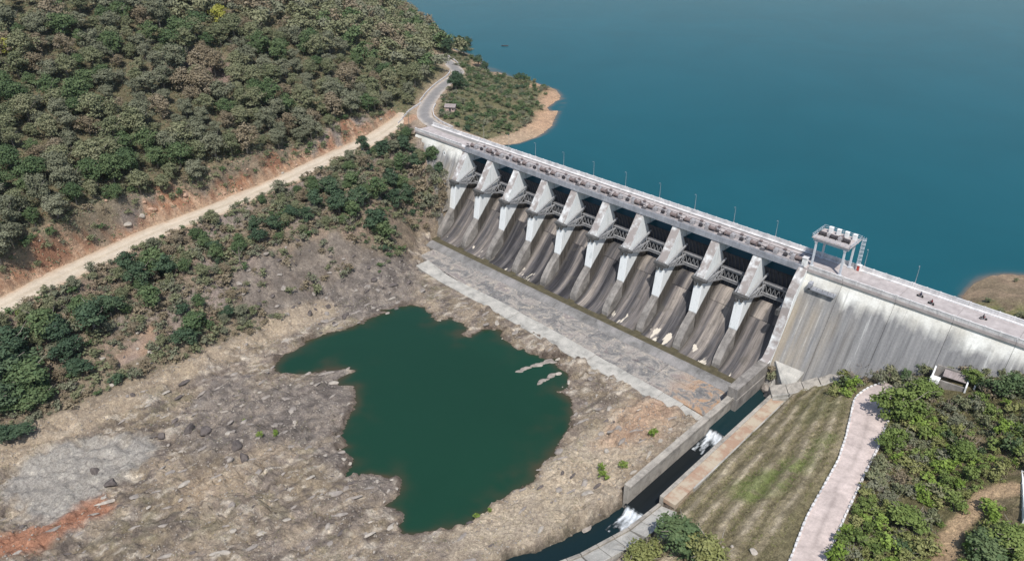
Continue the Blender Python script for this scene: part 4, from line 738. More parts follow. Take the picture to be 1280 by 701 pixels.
# ---------------------------------------------------------------- radial gates
def gate_parts():
    c = (-7.0, -13.4); Rg = 12.3; P = {}
    pt = lambda r, a, x: (x, c[0]+r*math.cos(a), c[1]+r*math.sin(a))
    mb = MB(); A = np.linspace(R_(-25), R_(38), 15); V = []; F = []
    for r in (Rg, Rg-.12):
        for a in A: V += [pt(r, a, -5.95), pt(r, a, 5.95)]
    n = len(A)
    for i in range(n-1):
        q = 2*i; F.append((q, q+1, q+3, q+2)); q2 = 2*n+2*i; F.append((q2, q2+2, q2+3, q2+1))
    F += [(0, 2*n, 2*n+1, 1), (2*n-2, 2*n-1, 4*n-1, 4*n-2)]; mb.add(V, F); P['skin_plate'] = [mb.mesh('skin_plate', M_SKIN)]
    P['girder'] = []
    for a in (-15, 5):                      # deep horizontal girders with a walkway flange
        a = R_(a); m = MB(); m.bar(pt(Rg-.6, a, -5.9), pt(Rg-.6, a, 5.9), .9, .9); m.bar(pt(Rg-1.7, a, -5.9), pt(Rg-1.7, a, 5.9), .30, .55); m.bar(pt(Rg-1.7, a+.06, -5.9), pt(Rg-1.7, a+.06, 5.9), .9, .10)
        P['girder'].append(m.mesh('girder', M_BEAM))
    m = MB()
    for i in range(9): 
        x = -5.6+1.4*i; m.tube([pt(Rg-.22, a, x) for a in np.linspace(R_(-24), R_(37), 7)], .12, 4)
    P['rib'] = [m.mesh('rib_frame', M_STEEL)]
    m = MB(); 
    for i in range(8): a = -5.4+1.54*i; m.bar(pt(Rg-1.6, R_(-13), a), pt(Rg-1.6, R_(3), a+.77), .16); m.bar(pt(Rg-1.6, R_(3), a+.77), pt(Rg-1.6, R_(-13), min(5.6, a+1.54)), .16)
    P['lattice'] = [m.mesh('lattice', M_BEAM)]
    P['arm'] = []
    for s in (-1, 1):
        for a in (-15, 5, 24):
            a = R_(a); m = MB(); m.bar(pt(.4, a, s*5.25), pt(Rg-(1.7 if a < .3 else .5), a, s*4.7), .5, .6); P['arm'].append(m.mesh('arm', M_BEAM, bevel=.05))
    P['bracing'] = []
    for s in (-1, 1):
        m = MB()
        for r0, r1 in ((3, 4.8), (4.8, 6.8), (6.8, 9)):
            f = lambda r: s*(5.2-.9*(r-.4)/(Rg-2.1)); m.bar(pt(r0, R_(-15), f(r0)), pt(r1, R_(5), f(r1)), .2); m.bar(pt(r1, R_(-15), f(r1)), pt(r1, R_(5), f(r1)), .2)
        m.bar(pt(4.8, R_(5), f(4.8)), pt(6.5, R_(24), s*5.0), .2, .2); m.bar(pt(8, R_(5), f(8)), pt(9.6, R_(24), s*4.8), .2, .2)
        P['bracing'].append(m.mesh('bracing', M_BEAM))
    m = MB()
    for z in (.5, 1.0): m.bar(pt(Rg-2.1, R_(8), -5.8+0*z), pt(Rg-2.1, R_(8), 5.8), .05)
    for i in range(6): x = -5.8+2.32*i; q = pt(Rg-2.1, R_(6), x); m.bar(q, (q[0], q[1], q[2]+1.3), .07)
    q0 = pt(Rg-2.1, R_(6), -5.8); m.bar((-5.8, q0[1], q0[2]+1.25), (5.8, q0[1], q0[2]+1.25), .06)
    P['walkway_rail'] = [m.mesh('walkway_rail', M_HGREY)]
    m = MB(); m.tube([(-5.9, c[0], c[1]), (-4.7, c[0], c[1])], .55, 10); m.tube([(4.7, c[0], c[1]), (5.9, c[0], c[1])], .55, 10); P['hub'] = [MB().tube([(s*5.9, c[0], c[1]), (s*4.7, c[0], c[1])], .55, 10).mesh('hub', M_STEEL) for s in (-1, 1)]
    P['hoist_rope'] = [MB().bar(pt(Rg-.3, R_(30), s*5.0), (s*5.0, 2.2, -.4), .07).mesh('hoist_rope', M_STEEL) for s in (-1, 1)]
    return P
GP = gate_parts(); XS = [15*i+7.5 for i in range(10)]
side = lambda i: ('far left, next to the wooded abutment' if i == 0 else 'far right, next to the crane gantry' if i == 9 else f'{N_ORD[i]} bay from the wooded abutment' if i < 5 else f'{N_ORD[9-i]} bay from the crane gantry')
for i, x in enumerate(XS):
    lab = {0: 'dark steel radial gate in the leftmost spillway bay beside the wooded abutment', 9: 'dark steel radial gate in the rightmost spillway bay beside the crane gantry'}.get(i, f'dark radial gate in the {N_ORD[i]} spillway bay from the wooded abutment')
    g = empty('radial_gate', (x, 0, 0), 0, lab, 'spillway gate', 'radial gates between the spillway piers')
    for nm, ms in GP.items():
        for m in ms: link(nm, m, g)
# ---------------------------------------------------------------- hoists on the bridge
def hoist_meshes():
    P = []
    m = MB(); m.box(-5.9, 5.9, .9, 1.2, .005, .22).box(-5.9, 5.9, 3.2, 3.5, .005, .22); P.append(('bed_frame', m.mesh('bed_frame', M_HGREY), 0))
    d = MB(); d.tube([(-.95, 0, 0), (.95, 0, 0)], .62, 12).wheel; 
    d.tube([(-1.08, 0, 0), (-.96, 0, 0)], .85, 12).tube([(.96, 0, 0), (1.08, 0, 0)], .85, 12)
    dm = d.mesh('rope_drum', M_MAROON)
    for x in (-4.6, 4.6): P.append(('rope_drum', dm, (x, 2.2, 1.05)))
    m = MB().box(-.7, .7, -.75, .75, 0, 1.25).box(-.5, .5, -.55, .55, 1.25, 1.5); gb = m.mesh('gearbox', M_HGREY, bevel=.08)
    for x in (-2.9, 2.9): P.append(('gearbox', gb, (x, 2.2, .22)))
    m = MB().tube([(-.6, 0, 0), (.6, 0, 0)], .42, 10).box(-.6, .6, -.4, .4, -.5, -.3).box(-.2, .25, -.15, .15, .4, .62); P.append(('motor', m.mesh('motor', M_DARK), (0.2, 2.2, .85)))
    m = MB().bar((-2.2, 0, 0), (2.2, 0, 0), .16, seg=6); P.append(('drive_shaft', m.mesh('drive_shaft', M_STEEL), (0, 2.2, 1.0)))
    m = MB().box(-.45, .45, -.3, .3, 0, 1.35).box(-.5, .5, -.36, .36, 1.35, 1.43); P.append(('control_box', m.mesh('control_box', M_HGREY, bevel=.03), (1.4, 3.9, .02)))
    m = MB().box(-.8, .8, -.5, .5, 0, .55).bar((-.5, 0, .5), (-.5, 0, 1.3), .12).bar((.5, 0, .5), (.5, 0, 1.3), .12).box(-.7, .7, -.15, .15, 1.3, 1.5); P.append(('rope_anchor', m.mesh('rope_anchor', M_DARK, bevel=.03), (-6.9, 1.1, .02)))
    return P
HP = hoist_meshes()
HP.append(('rail', MB().box(-7.2, 7.2, 6.2, 6.32, .003, .13).mesh('rail', M_STEEL), 0)); HP.append(('rail', MB().box(-7.2, 7.2, 8.4, 8.52, .003, .13).mesh('rail', M_STEEL), 0))
HP.append(('cable_trough', MB().box(-6.6, 6.4, 4.55, 4.95, .003, .3).mesh('cable_trough', M_HGREY), 0))
_b = MB().box(-.55, .55, -.4, .4, 0, .8).tube([(-.75, 0, .5), (.75, 0, .5)], .25, 8).mesh('brake_unit', M_DARK)
for _x in (-6.0, 3.9, 6.1): HP.append(('brake_unit', _b, (_x, 2.5, .02)))
_p = MB().tube([(0, 0, 0), (0, 0, 1.1)], .06, 6).tube([(-.6, 0, 1.1), (.6, 0, 1.1)], .05, 6).box(-.5, .5, -.3, .3, .3, .75).mesh('hand_winch', M_MAROON)
for _x in (-1.5, 5.2): HP.append(('hand_winch', _p, (_x, 5.6, .02)))
for i, x in enumerate(XS):
    lab = {0: 'gate hoist of drums and gearboxes on the bridge end nearest the wooded hill', 9: 'gate hoist of drums and gearboxes on the bridge end nearest the crane gantry'}.get(i, f'gate hoist of drums and gearboxes above the {N_ORD[i]} spillway bay from the wooded hill')
    h = empty('gate_hoist', (x, 0, .0), 0, lab, 'gate hoist', 'gate hoists along the spillway bridge')
    for nm, me, loc in HP: o = link(nm, me, h, loc if loc else (0, 0, 0)); o.scale = (1, 1, random.uniform(.92, 1.08)) if nm in ('gearbox', 'control_box') else (1, 1, 1)
# ---------------------------------------------------------------- lamp posts along the upstream parapet
m1 = MB().tube([(0, 0, 0), (0, 0, 3.0), (0, 0, 5.6)], [.075, .055, .035], 6).mesh('pole', M_HGREY); m2 = MB().tube([(0, 0, 5.55), (0, -.3, 5.75), (0, -.6, 5.82)], .03, 5).mesh('lamp_arm', M_HGREY); m3 = MB().hexa([(-.08, -.95, 5.76), (.08, -.95, 5.76), (.1, -.55, 5.78), (-.1, -.55, 5.78), (-.06, -.93, 5.83), (.06, -.93, 5.83), (.09, -.57, 5.86), (-.09, -.57, 5.86)]).mesh('lamp_head', M_HGREY); m4 = MB().box(-.2, .2, -.2, .2, -.2, .25).mesh('base_plate', M_HGREY)
LX = [0.5, 15.5, 30.5, 45.5, 60.5, 75.5, 90.5, 105, 120, 135, 163.5, 178, 207]
for i, x in enumerate(LX):
    nb = f'behind the {N_ORD[i]} pier from the hill' if i < 10 else ('just right of the crane gantry', 'nearest above the motorcycle riders', 'rightmost, past the last motorcycle')[i-10]
    p = empty('lamp_post', (x, 10.5, 1.1), 0, f'slender lamp post on the upstream parapet {nb}', 'lamp post', 'lamp posts along the upstream parapet')
    for nm, m in (('pole', m1), ('lamp_arm', m2), ('lamp_head', m3), ('base_plate', m4)): link(nm, m, p)
# ---------------------------------------------------------------- gantry crane
ga = empty('gantry_crane', (155.6, 5.6, 0), 0, 'pale blue-grey crane gantry on four tall legs straddling the dam road', 'gantry')
X0, X1, Y0, Y1, ZT = -4.3, 4.3, -3.6, 3.2, 8.3
lm = MB().box(-.28, .28, -.28, .28, 0, ZT).box(-.5, .5, -.5, .5, 0, .35).box(-.42, .42, -.42, .42, ZT-.5, ZT).mesh('leg', M_GANTRY, bevel=.04)
for x in (X0, X1):
    for y in (Y0, Y1): link('leg', lm, ga, (x, y, 0))
m = MB()
for y in (Y0, Y1): m.box(X0-1.0, X1+1.0, y-.3, y+.3, ZT+.01, ZT+1.0)
m.build('main_beam', M_GANTRY, ga, bevel=.04)
m = MB()
for x in (X0-.6, -1.4, 1.4, X1+.6): m.box(x-.25, x+.25, Y0+.31, Y1-.31, ZT+.1, ZT+.85)
m.build('cross_beam', M_GANTRY, ga)
MB().box(X0-1.4, X1+1.4, Y0-.9, Y1+.9, ZT+1.02, ZT+1.15).build('platform', M_DECK, ga)
for y, s in ((Y0-.85, 0), (Y1+.85, 0)):
    m = MB()
    for z in (.6, 1.15): m.bar((X0-1.35, y, ZT+1.15+z), (X1+1.35, y, ZT+1.15+z), .07)
    for i in range(9): x = X0-1.35+(X1-X0+2.7)*i/8; m.bar((x, y, ZT+1.15), (x, y, ZT+2.3), .08)
    m.build('guard_rail', M_GANTRY, ga)
for x in (X0-1.35, X1+1.35):
    m = MB()
    for z in (.6, 1.15): m.bar((x, Y0-.85, ZT+1.15+z), (x, Y1+.85, ZT+1.15+z), .07)
    for i in range(6): y = Y0-.85+(Y1-Y0+1.7)*i/5; m.bar((x, y, ZT+1.15), (x, y, ZT+2.3), .08)
    m.build('guard_rail', M_GANTRY, ga)
hm = MB().box(-.55, .55, -.5, .5, 0, 1.7).box(-.62, .62, -.57, .57, 1.7, 1.85).mesh('hoist_housing', M_WHITE, bevel=.06)
for x in (-3.0, -.6, 1.8, 4.2): link('hoist_housing', hm, ga, (x, 2.3, ZT+1.15))
dm = MB().tube([(-.8, 0, .7), (.8, 0, .7)], .55, 12).box(-1.0, -.85, -.6, .6, 0, 1.1).box(.85, 1.0, -.6, .6, 0, 1.1).mesh('winch_drum', M_DARK)
for x in (-3.9, -.6, 3.2): link('winch_drum', dm, ga, (x, -1.2, ZT+1.15))
gm = MB().box(-.5, .5, -.45, .45, 0, 1.0).box(-.3, .3, -.3, .3, 1.0, 1.25).mesh('gearbox', M_HGREY, bevel=.06)
for x in (-2.1, 1.3): link('gearbox', gm, ga, (x, -1.1, ZT+1.15))
link('winch_motor', MB().box(-.45, .45, -.35, .35, 0, .8).tube([(-.8, 0, .45), (.8, 0, .45)], .3, 8).mesh('winch_motor', M_MAROON), ga, (1.0, .6, ZT+1.15))
m = MB()
for z in np.arange(.3, ZT+1.6, .45): m.bar((X1+1.9, Y1-.3, z), (X1+1.9, Y1+.5, z), .06)
for y in (Y1-.3, Y1+.5): m.bar((X1+1.9, y, 0), (X1+1.9, y, ZT+2.4), .10)
m.build('ladder', M_GANTRY, ga)
m = MB()
for z in np.arange(2.4, ZT+2.6, 1.25): m.tube([(X1+1.9+.95*math.sin(t), Y1+.1-.55*math.cos(t), z) for t in np.linspace(0, math.pi, 9)], .10, 5)
for t in (.25, .5, .75): m.bar((X1+1.9+.95*math.sin(t*math.pi), Y1+.1-.55*math.cos(t*math.pi), 2.4), (X1+1.9+.95*math.sin(t*math.pi), Y1+.1-.55*math.cos(t*math.pi), ZT+2.4), .07)
m.build('ladder_cage', M_GANTRY, ga)
cb = empty('control_cabin', (162.6, 8.8, 0), 0, 'small white cabinet with a red door beside the gantry ladder', 'cabinet')
MB().box(-.6, .6, -.5, .5, 0, 1.9).build('body', M_WHITE, cb, bevel=.04); MB().box(-.7, .7, -.6, .6, 1.905, 2.0).build('lid', M_WHITE, cb); MB().box(-.4, .35, -.56, -.505, .15, 1.7).build('door', M_RED, cb)
lg = empty('service_ledge', (157, -2.2, -4.6), 0, 'dark service ledge with a bracket on the white dam face below the gantry', 'ledge')
MB().box(-3.4, 4.6, -1.2, .9, -.25, .15).build('ledge_slab', M_FASCIA, lg); MB().box(-3.6, -2.6, -1.2, .6, -.25, 1.8).build('bracket', M_FASCIA, lg); m = MB()
for z in (.7, 1.2): m.bar((-2.5, -1.1, z), (4.5, -1.1, z), .06)
for i in range(5): m.bar((-2.4+1.7*i, -1.1, .1), (-2.4+1.7*i, -1.1, 1.2), .07)
m.build('hand_rail', M_STEEL, lg)
pl = empty('portal_post', (149.7, .6, 0), 0, 'white concrete post where the spillway bridge meets the right wall', 'post'); MB().box(-.7, .7, -.7, .7, -.2, 2.6).build('shaft', M_WHITE, pl, bevel=.05); MB().box(-.85, .85, -.85, .85, 2.605, 2.85).build('cap', M_PARA, pl, bevel=.04)
# ---------------------------------------------------------------- outlet channel walls and toe works
def thing_mb(name, label, cat, parts, group=None, loc=(0, 0, 0)):
    t = empty(name, loc, 0, label, cat, group)
    for nm, mb, mt in parts: mb.build(nm, mt, t, bevel=.04)
    return t
def cutrun(fn, a, b, L, gap=.04):
    n = max(1, round((b-a)/L)); return [fn(a+(b-a)*i/n+gap, a+(b-a)*(i+1)/n) for i in range(n)]
lw = empty('channel_wall', (149, -60, -30), 0, 'long straight concrete wall between the outlet channel and the river bed', 'wall')
for mb in cutrun(lambda a, b: MB().prism([(a, -41), (b, -41), (b, -30.4), (a, -30.4)], 148.6, 150.1), -83.5, -33.6, 8.3):
    o = mb.build('wall_panel', M_CHAN, lw, bevel=.05); o.matrix_parent_inverse = Matrix.Translation((-149, 60, 30))
for mb in cutrun(lambda a, b: MB().prism([(a, -31.2), (b, -31.2), (b, -30.385), (a, -30.385)], 150.105, 150.5), -83.4, -14.2, 11.5):
    o = mb.build('coping', M_CHAN, lw, bevel=.03); o.matrix_parent_inverse = Matrix.Translation((-149, 60, 30))
o = MB().prism([(-33.4, -41), (-14.2, -41), (-14.2, -30.9), (-33.4, -30.9)], 150.3, 151.6).build('footing', M_TRAIN, lw); o.matrix_parent_inverse = Matrix.Translation((-149, 60, 30))
rw = empty('channel_bank', (159, -55, -31), 0, 'brick-paved concrete bank along the right side of the outlet channel', 'embankment')
I_ = Matrix.Translation((-159, 55, 31))
for mb in cutrun(lambda a, b: MB().prism([(a, -41), (b, -41), (b, -31.0), (a, -31.0)], 157.0, 158.1), -80, -19, 7.6):
    o = mb.build('wall_panel', M_CHAN, rw, bevel=.05); o.matrix_parent_inverse = I_
for mb in cutrun(lambda a, b: MB().prism([(a, -32.4), (b, -32.4), (b, -31.12), (a, -31.12)], 158.12, 161.5), -80, -22.5, 6.4, .05):
    o = mb.build('paving_bay', M_ORANGE, rw, bevel=.03); o.matrix_parent_inverse = I_
for mb in cutrun(lambda a, b: MB().prism([(a, -32.6), (b, -32.6), (b, -30.95), (a, -30.95)], 161.52, 161.95), -72, -22.5, 9.0, .05):
    o = mb.build('edge_kerb', M_LIP, rw, bevel=.03); o.matrix_parent_inverse = I_
o = MB().box(157.1, 161.9, -22.4, -21.9, -33, -30.85).build('end_kerb', M_LIP, rw); o.matrix_parent_inverse = I_
lo = empty('lower_bank', (156, -100, -34), 0, 'sloping pale concrete bank beside the natural stream below the last step', 'embankment')
PA = [(157.0, -80.2), (156.2, -92), (152.9, -106), (149, -116), (143, -140)]; I2 = Matrix.Translation((-156, 100, 34))
for (a, b) in zip(PA[:-1], PA[1:]):
    n = 3
    for i in range(n):
        p = np.array(a)+(np.array(b)-np.array(a))*i/n; q = np.array(a)+(np.array(b)-np.array(a))*((i+1)/n-.012); d = (q-p)/np.linalg.norm(q-p); s = np.array([-d[1], d[0]])
        o = MB().hexa([(*p, -41), (*q, -41), (*(q+s*1.0), -41), (*(p+s*1.0), -41), (*p, -33.4), (*q, -33.4), (*(q+s*.9), -33.2), (*(p+s*.9), -33.2)]).build('wall_panel', M_CHAN, lo, bevel=.04); o.matrix_parent_inverse = I2
        o = MB().hexa([(*(p+s*1.02), -36), (*(q+s*1.02), -36), (*(q+s*5.6), -36), (*(p+s*5.6), -36), (*(p+s*1.02), -33.6), (*(q+s*1.02), -33.6), (*(q+s*5.6), -32.2), (*(p+s*5.6), -32.2)]).build('slope_slab', M_LIP, lo, bevel=.04); o.matrix_parent_inverse = I2
st = empty('channel_step', (153.5, -44.8, -35.2), 0, 'upper concrete drop step under the foaming water in the outlet channel', 'weir'); MB().box(-3.3, 3.4, -.5, .5, -5, .1).build('step_block', M_CHAN, st)
st = empty('channel_step', (153.5, -83.7, -36.7), 0, 'lower concrete drop step where the outlet channel enters the stream', 'weir'); MB().box(-3.5, 3.4, -.5, .5, -4, .05).build('step_block', M_CHAN, st)
# toe of the right wall: sloping concrete fan, slabs with open joints and a kerbed stair along the dam foot
tf = empty('toe_fan', (157, -14, -29), 0, 'pale concrete fan at the foot of the dam beside the outlet', 'apron')
o = MB().add([(152.4, -13.2, -26.3), (161.4, -12.4, -26.6), (160.8, -18.8, -29.6), (157.9, -18.4, -29.9), (152.4, -13.2, -38), (161.4, -12.4, -38), (160.8, -18.8, -38), (157.9, -18.4, -38)], [(0, 1, 2, 3), (0, 4, 5, 1), (1, 5, 6, 2), (2, 6, 7, 3), (3, 7, 4, 0), (4, 7, 6, 5)]).build('fan_slab', M_LIP, tf, bevel=.06); o.matrix_parent_inverse = Matrix.Translation((-157, 14, 29))
tw = empty('toe_walk', (164, -18, -26), 0, 'grey stepped slabs with a low kerb climbing along the dam foot', 'walkway'); I3 = Matrix.Translation((-164, 18, 26))
E1 = [(158.0, -24.6), (161.6, -21.6), (164.8, -18.6), (168.0, -15.4), (171.5, -12.0), (175.2, -8.8)]; Z1 = [-30.4, -29.4, -28.0, -26.2, -24.0, -21.6]
for i in range(5):
    a, b = np.array(E1[i]), np.array(E1[i+1]); b = b-(b-a)*.05; d = (b-a)/np.linalg.norm(b-a); s = np.array([-d[1], d[0]]); w = 4.2-.45*i; z0, z1 = Z1[i], Z1[i+1]
    o = MB().hexa([(*a, z0-4), (*b, z1-4), (*(b+s*w), z1-4), (*(a+s*w), z0-4), (*a, z0), (*b, z1), (*(b+s*w), z1+.5), (*(a+s*w), z0+.5)]).build('slab', M_CHAN, tw, bevel=.08); o.matrix_parent_inverse = I3
    for e, hh in ((-.65, .35), (-1.35, -.35)):
        a2 = a+s*e; b2 = b+s*e; o = MB().hexa([(*a2, z0-3), (*b2, z1-3), (*(b2+s*.35), z1-3), (*(a2+s*.35), z0-3), (*a2, z0+hh), (*b2, z1+hh), (*(b2+s*.35), z1+hh), (*(a2+s*.35), z0+hh)]).build('kerb', M_LIP, tw); o.matrix_parent_inverse = I3
# ---------------------------------------------------------------- small buildings, walls, signs
hz = float(H(-41.5, 29.0))
ht = empty('hut', (-41.5, 29.0, hz), R_(35), 'small brown-roofed hut above the lake beside the road bend', 'hut')
MB().box(-2.2, 2.2, -1.7, 1.7, -.5, 2.3).build('wall', simple('hut_wall', (.42, .30, .26), (.52, .40, .35), .8), ht); MB().add([(-2.7, -2.2, 2.2), (2.7, -2.2, 2.2), (2.7, 0, 3.3), (-2.7, 0, 3.3), (-2.7, 2.2, 2.2), (2.7, 2.2, 2.2), (-2.7, -2.2, 2.32), (2.7, -2.2, 2.32), (2.7, 0, 3.42), (-2.7, 0, 3.42), (-2.7, 2.2, 2.32), (2.7, 2.2, 2.32)], [(6, 7, 8, 9), (9, 8, 11, 10), (0, 3, 2, 1), (3, 4, 5, 2), (0, 1, 7, 6), (4, 10, 11, 5), (0, 6, 9, 3), (3, 9, 10, 4), (1, 2, 8, 7), (2, 5, 11, 8)]).build('roof', M_ROOF, ht)
MB().box(-.5, .5, -1.78, -1.705, -.3, 1.75).build('door', M_DARK, ht); MB().box(1.1, 1.8, -1.76, -1.705, .8, 1.5).build('window', M_SKIN, ht)
bz = float(H(197.5, -9.5))
bh = empty('valve_house', (197.5, -9.8, bz), R_(8), 'roofless grey concrete chamber with white end walls in the bushes below the dam', 'building')
MB().box(-4.0, 3.6, -2.6, -2.2, -1.5, 1.6).build('front_wall', M_TRAIN, bh); MB().box(-4.0, 3.6, 2.2, 2.6, -1.5, 3.0).build('back_wall', M_TRAIN, bh); MB().box(-4.4, -4.02, -2.8, 2.6, -1.5, 2.4).build('end_wall', M_WHITE, bh)
MB().box(3.62, 4.0, -3.0, 2.6, -1.5, 2.2).build('end_wall', M_WHITE, bh); MB().box(5.4, 5.75, -.9, 2.6, -1.5, 2.2).build('buttress', M_WHITE, bh); MB().box(-4.0, 3.6, -2.18, 2.18, -1.5, -.6).build('floor', M_DARK, bh); MB().hexa([(-4.6, -3.6, .4), (-2.4, -3.4, .4), (-2.2, -2.0, .4), (-4.5, -2.1, .4), (-4.6, -3.6, 1.9), (-2.4, -3.4, 1.7), (-2.2, -2.0, 2.2), (-4.5, -2.1, 2.3)]).build('white_tank', M_WHITE, bh, bevel=.1)
MB().hexa([(-2.0, -.2, 1.6), (3.5, -.2, 1.6), (3.5, 2.15, 2.4), (-2.0, 2.15, 2.4), (-2.0, -.2, 1.75), (3.5, -.2, 1.75), (3.5, 2.15, 2.55), (-2.0, 2.15, 2.55)]).build('roof_slab', M_ROOF, bh)
wz = float(H(222.2, -44))
ww = empty('white_wall', (222.6, -43.5, wz), R_(-74), 'low white-painted parapet wall at the right edge near the foot trail', 'wall')
for i in range(4): MB().box(-7.6+3.8*i, -3.86+3.8*i, -.18, .18, -.8, 1.0).build('panel', M_WHITE, ww, bevel=.04)
for i in range(5): MB().box(-7.9+3.8*i-.02, -7.62+3.8*i+.0, -.26, .26, -.8, 1.2).build('post', M_WHITE, ww)
pz_ = float(H(-38.6, 1.5))
up = empty('utility_pole', (-38.6, 1.2, pz_), R_(20), 'thin brown utility pole with a crossarm at the left end of the dam', 'utility pole')
MB().tube([(0, 0, -.5), (0, 0, 4), (0, 0, 8)], [.16, .13, .10], 7).build('pole', M_BARK, up); MB().box(-1.1, 1.1, -.08, .08, 7.2, 7.4).build('crossarm', M_BARK, up)
for x in (-.9, 0, .9): MB().tube([(x, 0, 7.4), (x, 0, 7.75)], .09, 6).build('insulator', M_HGREY, up)
mg = empty('gauge_ring', (-11.0, -1.95, -5.0), 0, 'white painted ring marker low on the left approach wall', 'marker')
m = MB(); n = 18; V = []; F = []
for y in (0, .14):
    for r in (.5, 1.1):
        V += [(r*math.cos(2*math.pi*i/n)*.8, -y-.05, r*math.sin(2*math.pi*i/n)*1.15) for i in range(n)]
for i in range(n):
    j = (i+1) % n; F += [(2*n+i, 2*n+j, 3*n+j, 3*n+i), (n+i, n+j, j, i), (i, j, 2*n+j, 2*n+i), (n+j, n+i, 3*n+i, 3*n+j)]
m.add(V, F).build('ring', M_WHITE, mg)
# road guard walls near the bend: low white-topped lengths
def guard(name, label, pts, step=2.4, h=.9, group=None):
    P = np.array(pts, float); s = np.r_[0, np.cumsum(np.hypot(*np.diff(P, axis=0).T))]; t = empty(name, (P[0, 0], P[0, 1], 0), 0, label, 'guard wall', group); inv = Matrix.Translation((-P[0, 0], -P[0, 1], 0))
    mesh = MB().box(-step/2+.04, step/2-.04, -.16, .16, -1.0, h).mesh('wall_length', M_PARA, bevel=.04)
    for q in np.arange(step/2, s[-1], step):
        x, y = np.interp(q, s, P[:, 0]), np.interp(q, s, P[:, 1]); x2, y2 = np.interp(q+.4, s, P[:, 0]), np.interp(q+.4, s, P[:, 1])
        link('wall_length', mesh, t, (x-P[0, 0], y-P[0, 1], float(H(x, y))), (0, 0, math.atan2(y2-y, x2-x)))
off = lambda Q, Nn, d, a, b: [(Q[i, 0]+Nn[i, 0]*d, Q[i, 1]+Nn[i, 1]*d) for i in range(int(a*len(Q)), int(b*len(Q)), 3)]
guard('guard_wall', 'low pale guard wall on the hill side of the road above the bend', off(AQ, AN, 4.4, .42, .80))
guard('guard_wall', 'low pale guard wall on the hill side of the road past the lone round tree', off(AQ, AN, -4.3, .86, .99))
guard('guard_wall', 'low pale guard wall on the lake side of the road at the left dam end', off(AQ, AN, -4.2, .14, .40))
guard('guard_wall', 'low pale kerb wall edging the orange earth pad at the left dam end', [p[:2] for p in PTS['padwall']])
# ---------------------------------------------------------------- motorcycles and riders on the dam road
def moto_meshes():
    P = []
    w = MB().wheel((0, 0, 0), .31, .11).mesh('wheel', M_BLACK)
    P += [('wheel', w, (-.62, 0, .31)), ('wheel', w, (.66, 0, .31))]
    P.append(('frame', MB().bar((-.62, .08, .33), (-.1, .06, .45), .06).bar((-.62, -.08, .33), (-.1, -.06, .45), .06).bar((.66, .07, .33), (.42, .06, 1.0), .05).bar((.66, -.07, .33), (.42, -.06, 1.0), .05).bar((.40, 0, .85), (-.1, 0, .5), .08).box(-.15, .25, -.13, .13, .28, .58).mesh('frame', M_STEEL), (0, 0, 0)))
    P.append(('fuel_tank', MB().hexa([(-.1, -.15, .66), (.38, -.11, .70), (.38, .11, .70), (-.1, .15, .66), (-.08, -.1, .88), (.30, -.09, .95), (.30, .09, .95), (-.08, .1, .88)]).mesh('fuel_tank', M_RED, bevel=.04), (0, 0, 0)))
    P.append(('seat', MB().hexa([(-.78, -.13, .70), (-.1, -.14, .66), (-.1, .14, .66), (-.78, .13, .70), (-.8, -.11, .82), (-.1, -.12, .78), (-.1, .12, .78), (-.8, .11, .82)]).mesh('seat', M_BLACK, bevel=.03), (0, 0, 0)))
    P.append(('handlebar', MB().tube([(.28, -.36, 1.06), (.40, -.15, 1.03), (.40, .15, 1.03), (.28, .36, 1.06)], .02, 5).mesh('handlebar', M_STEEL), (0, 0, 0)))
    P.append(('headlight', MB().tube([(.46, 0, .92), (.58, 0, .90)], [.08, .10], 8).mesh('headlight', M_HGREY), (0, 0, 0)))
    P.append(('exhaust', MB().tube([(0, -.18, .30), (-.75, -.2, .40)], [.03, .06], 6).mesh('exhaust', M_HGREY), (0, 0, 0)))
    return P
MO = moto_meshes()
SKINM = simple('skin', (.17, .10, .065), (.22, .13, .085), 4, .6); 
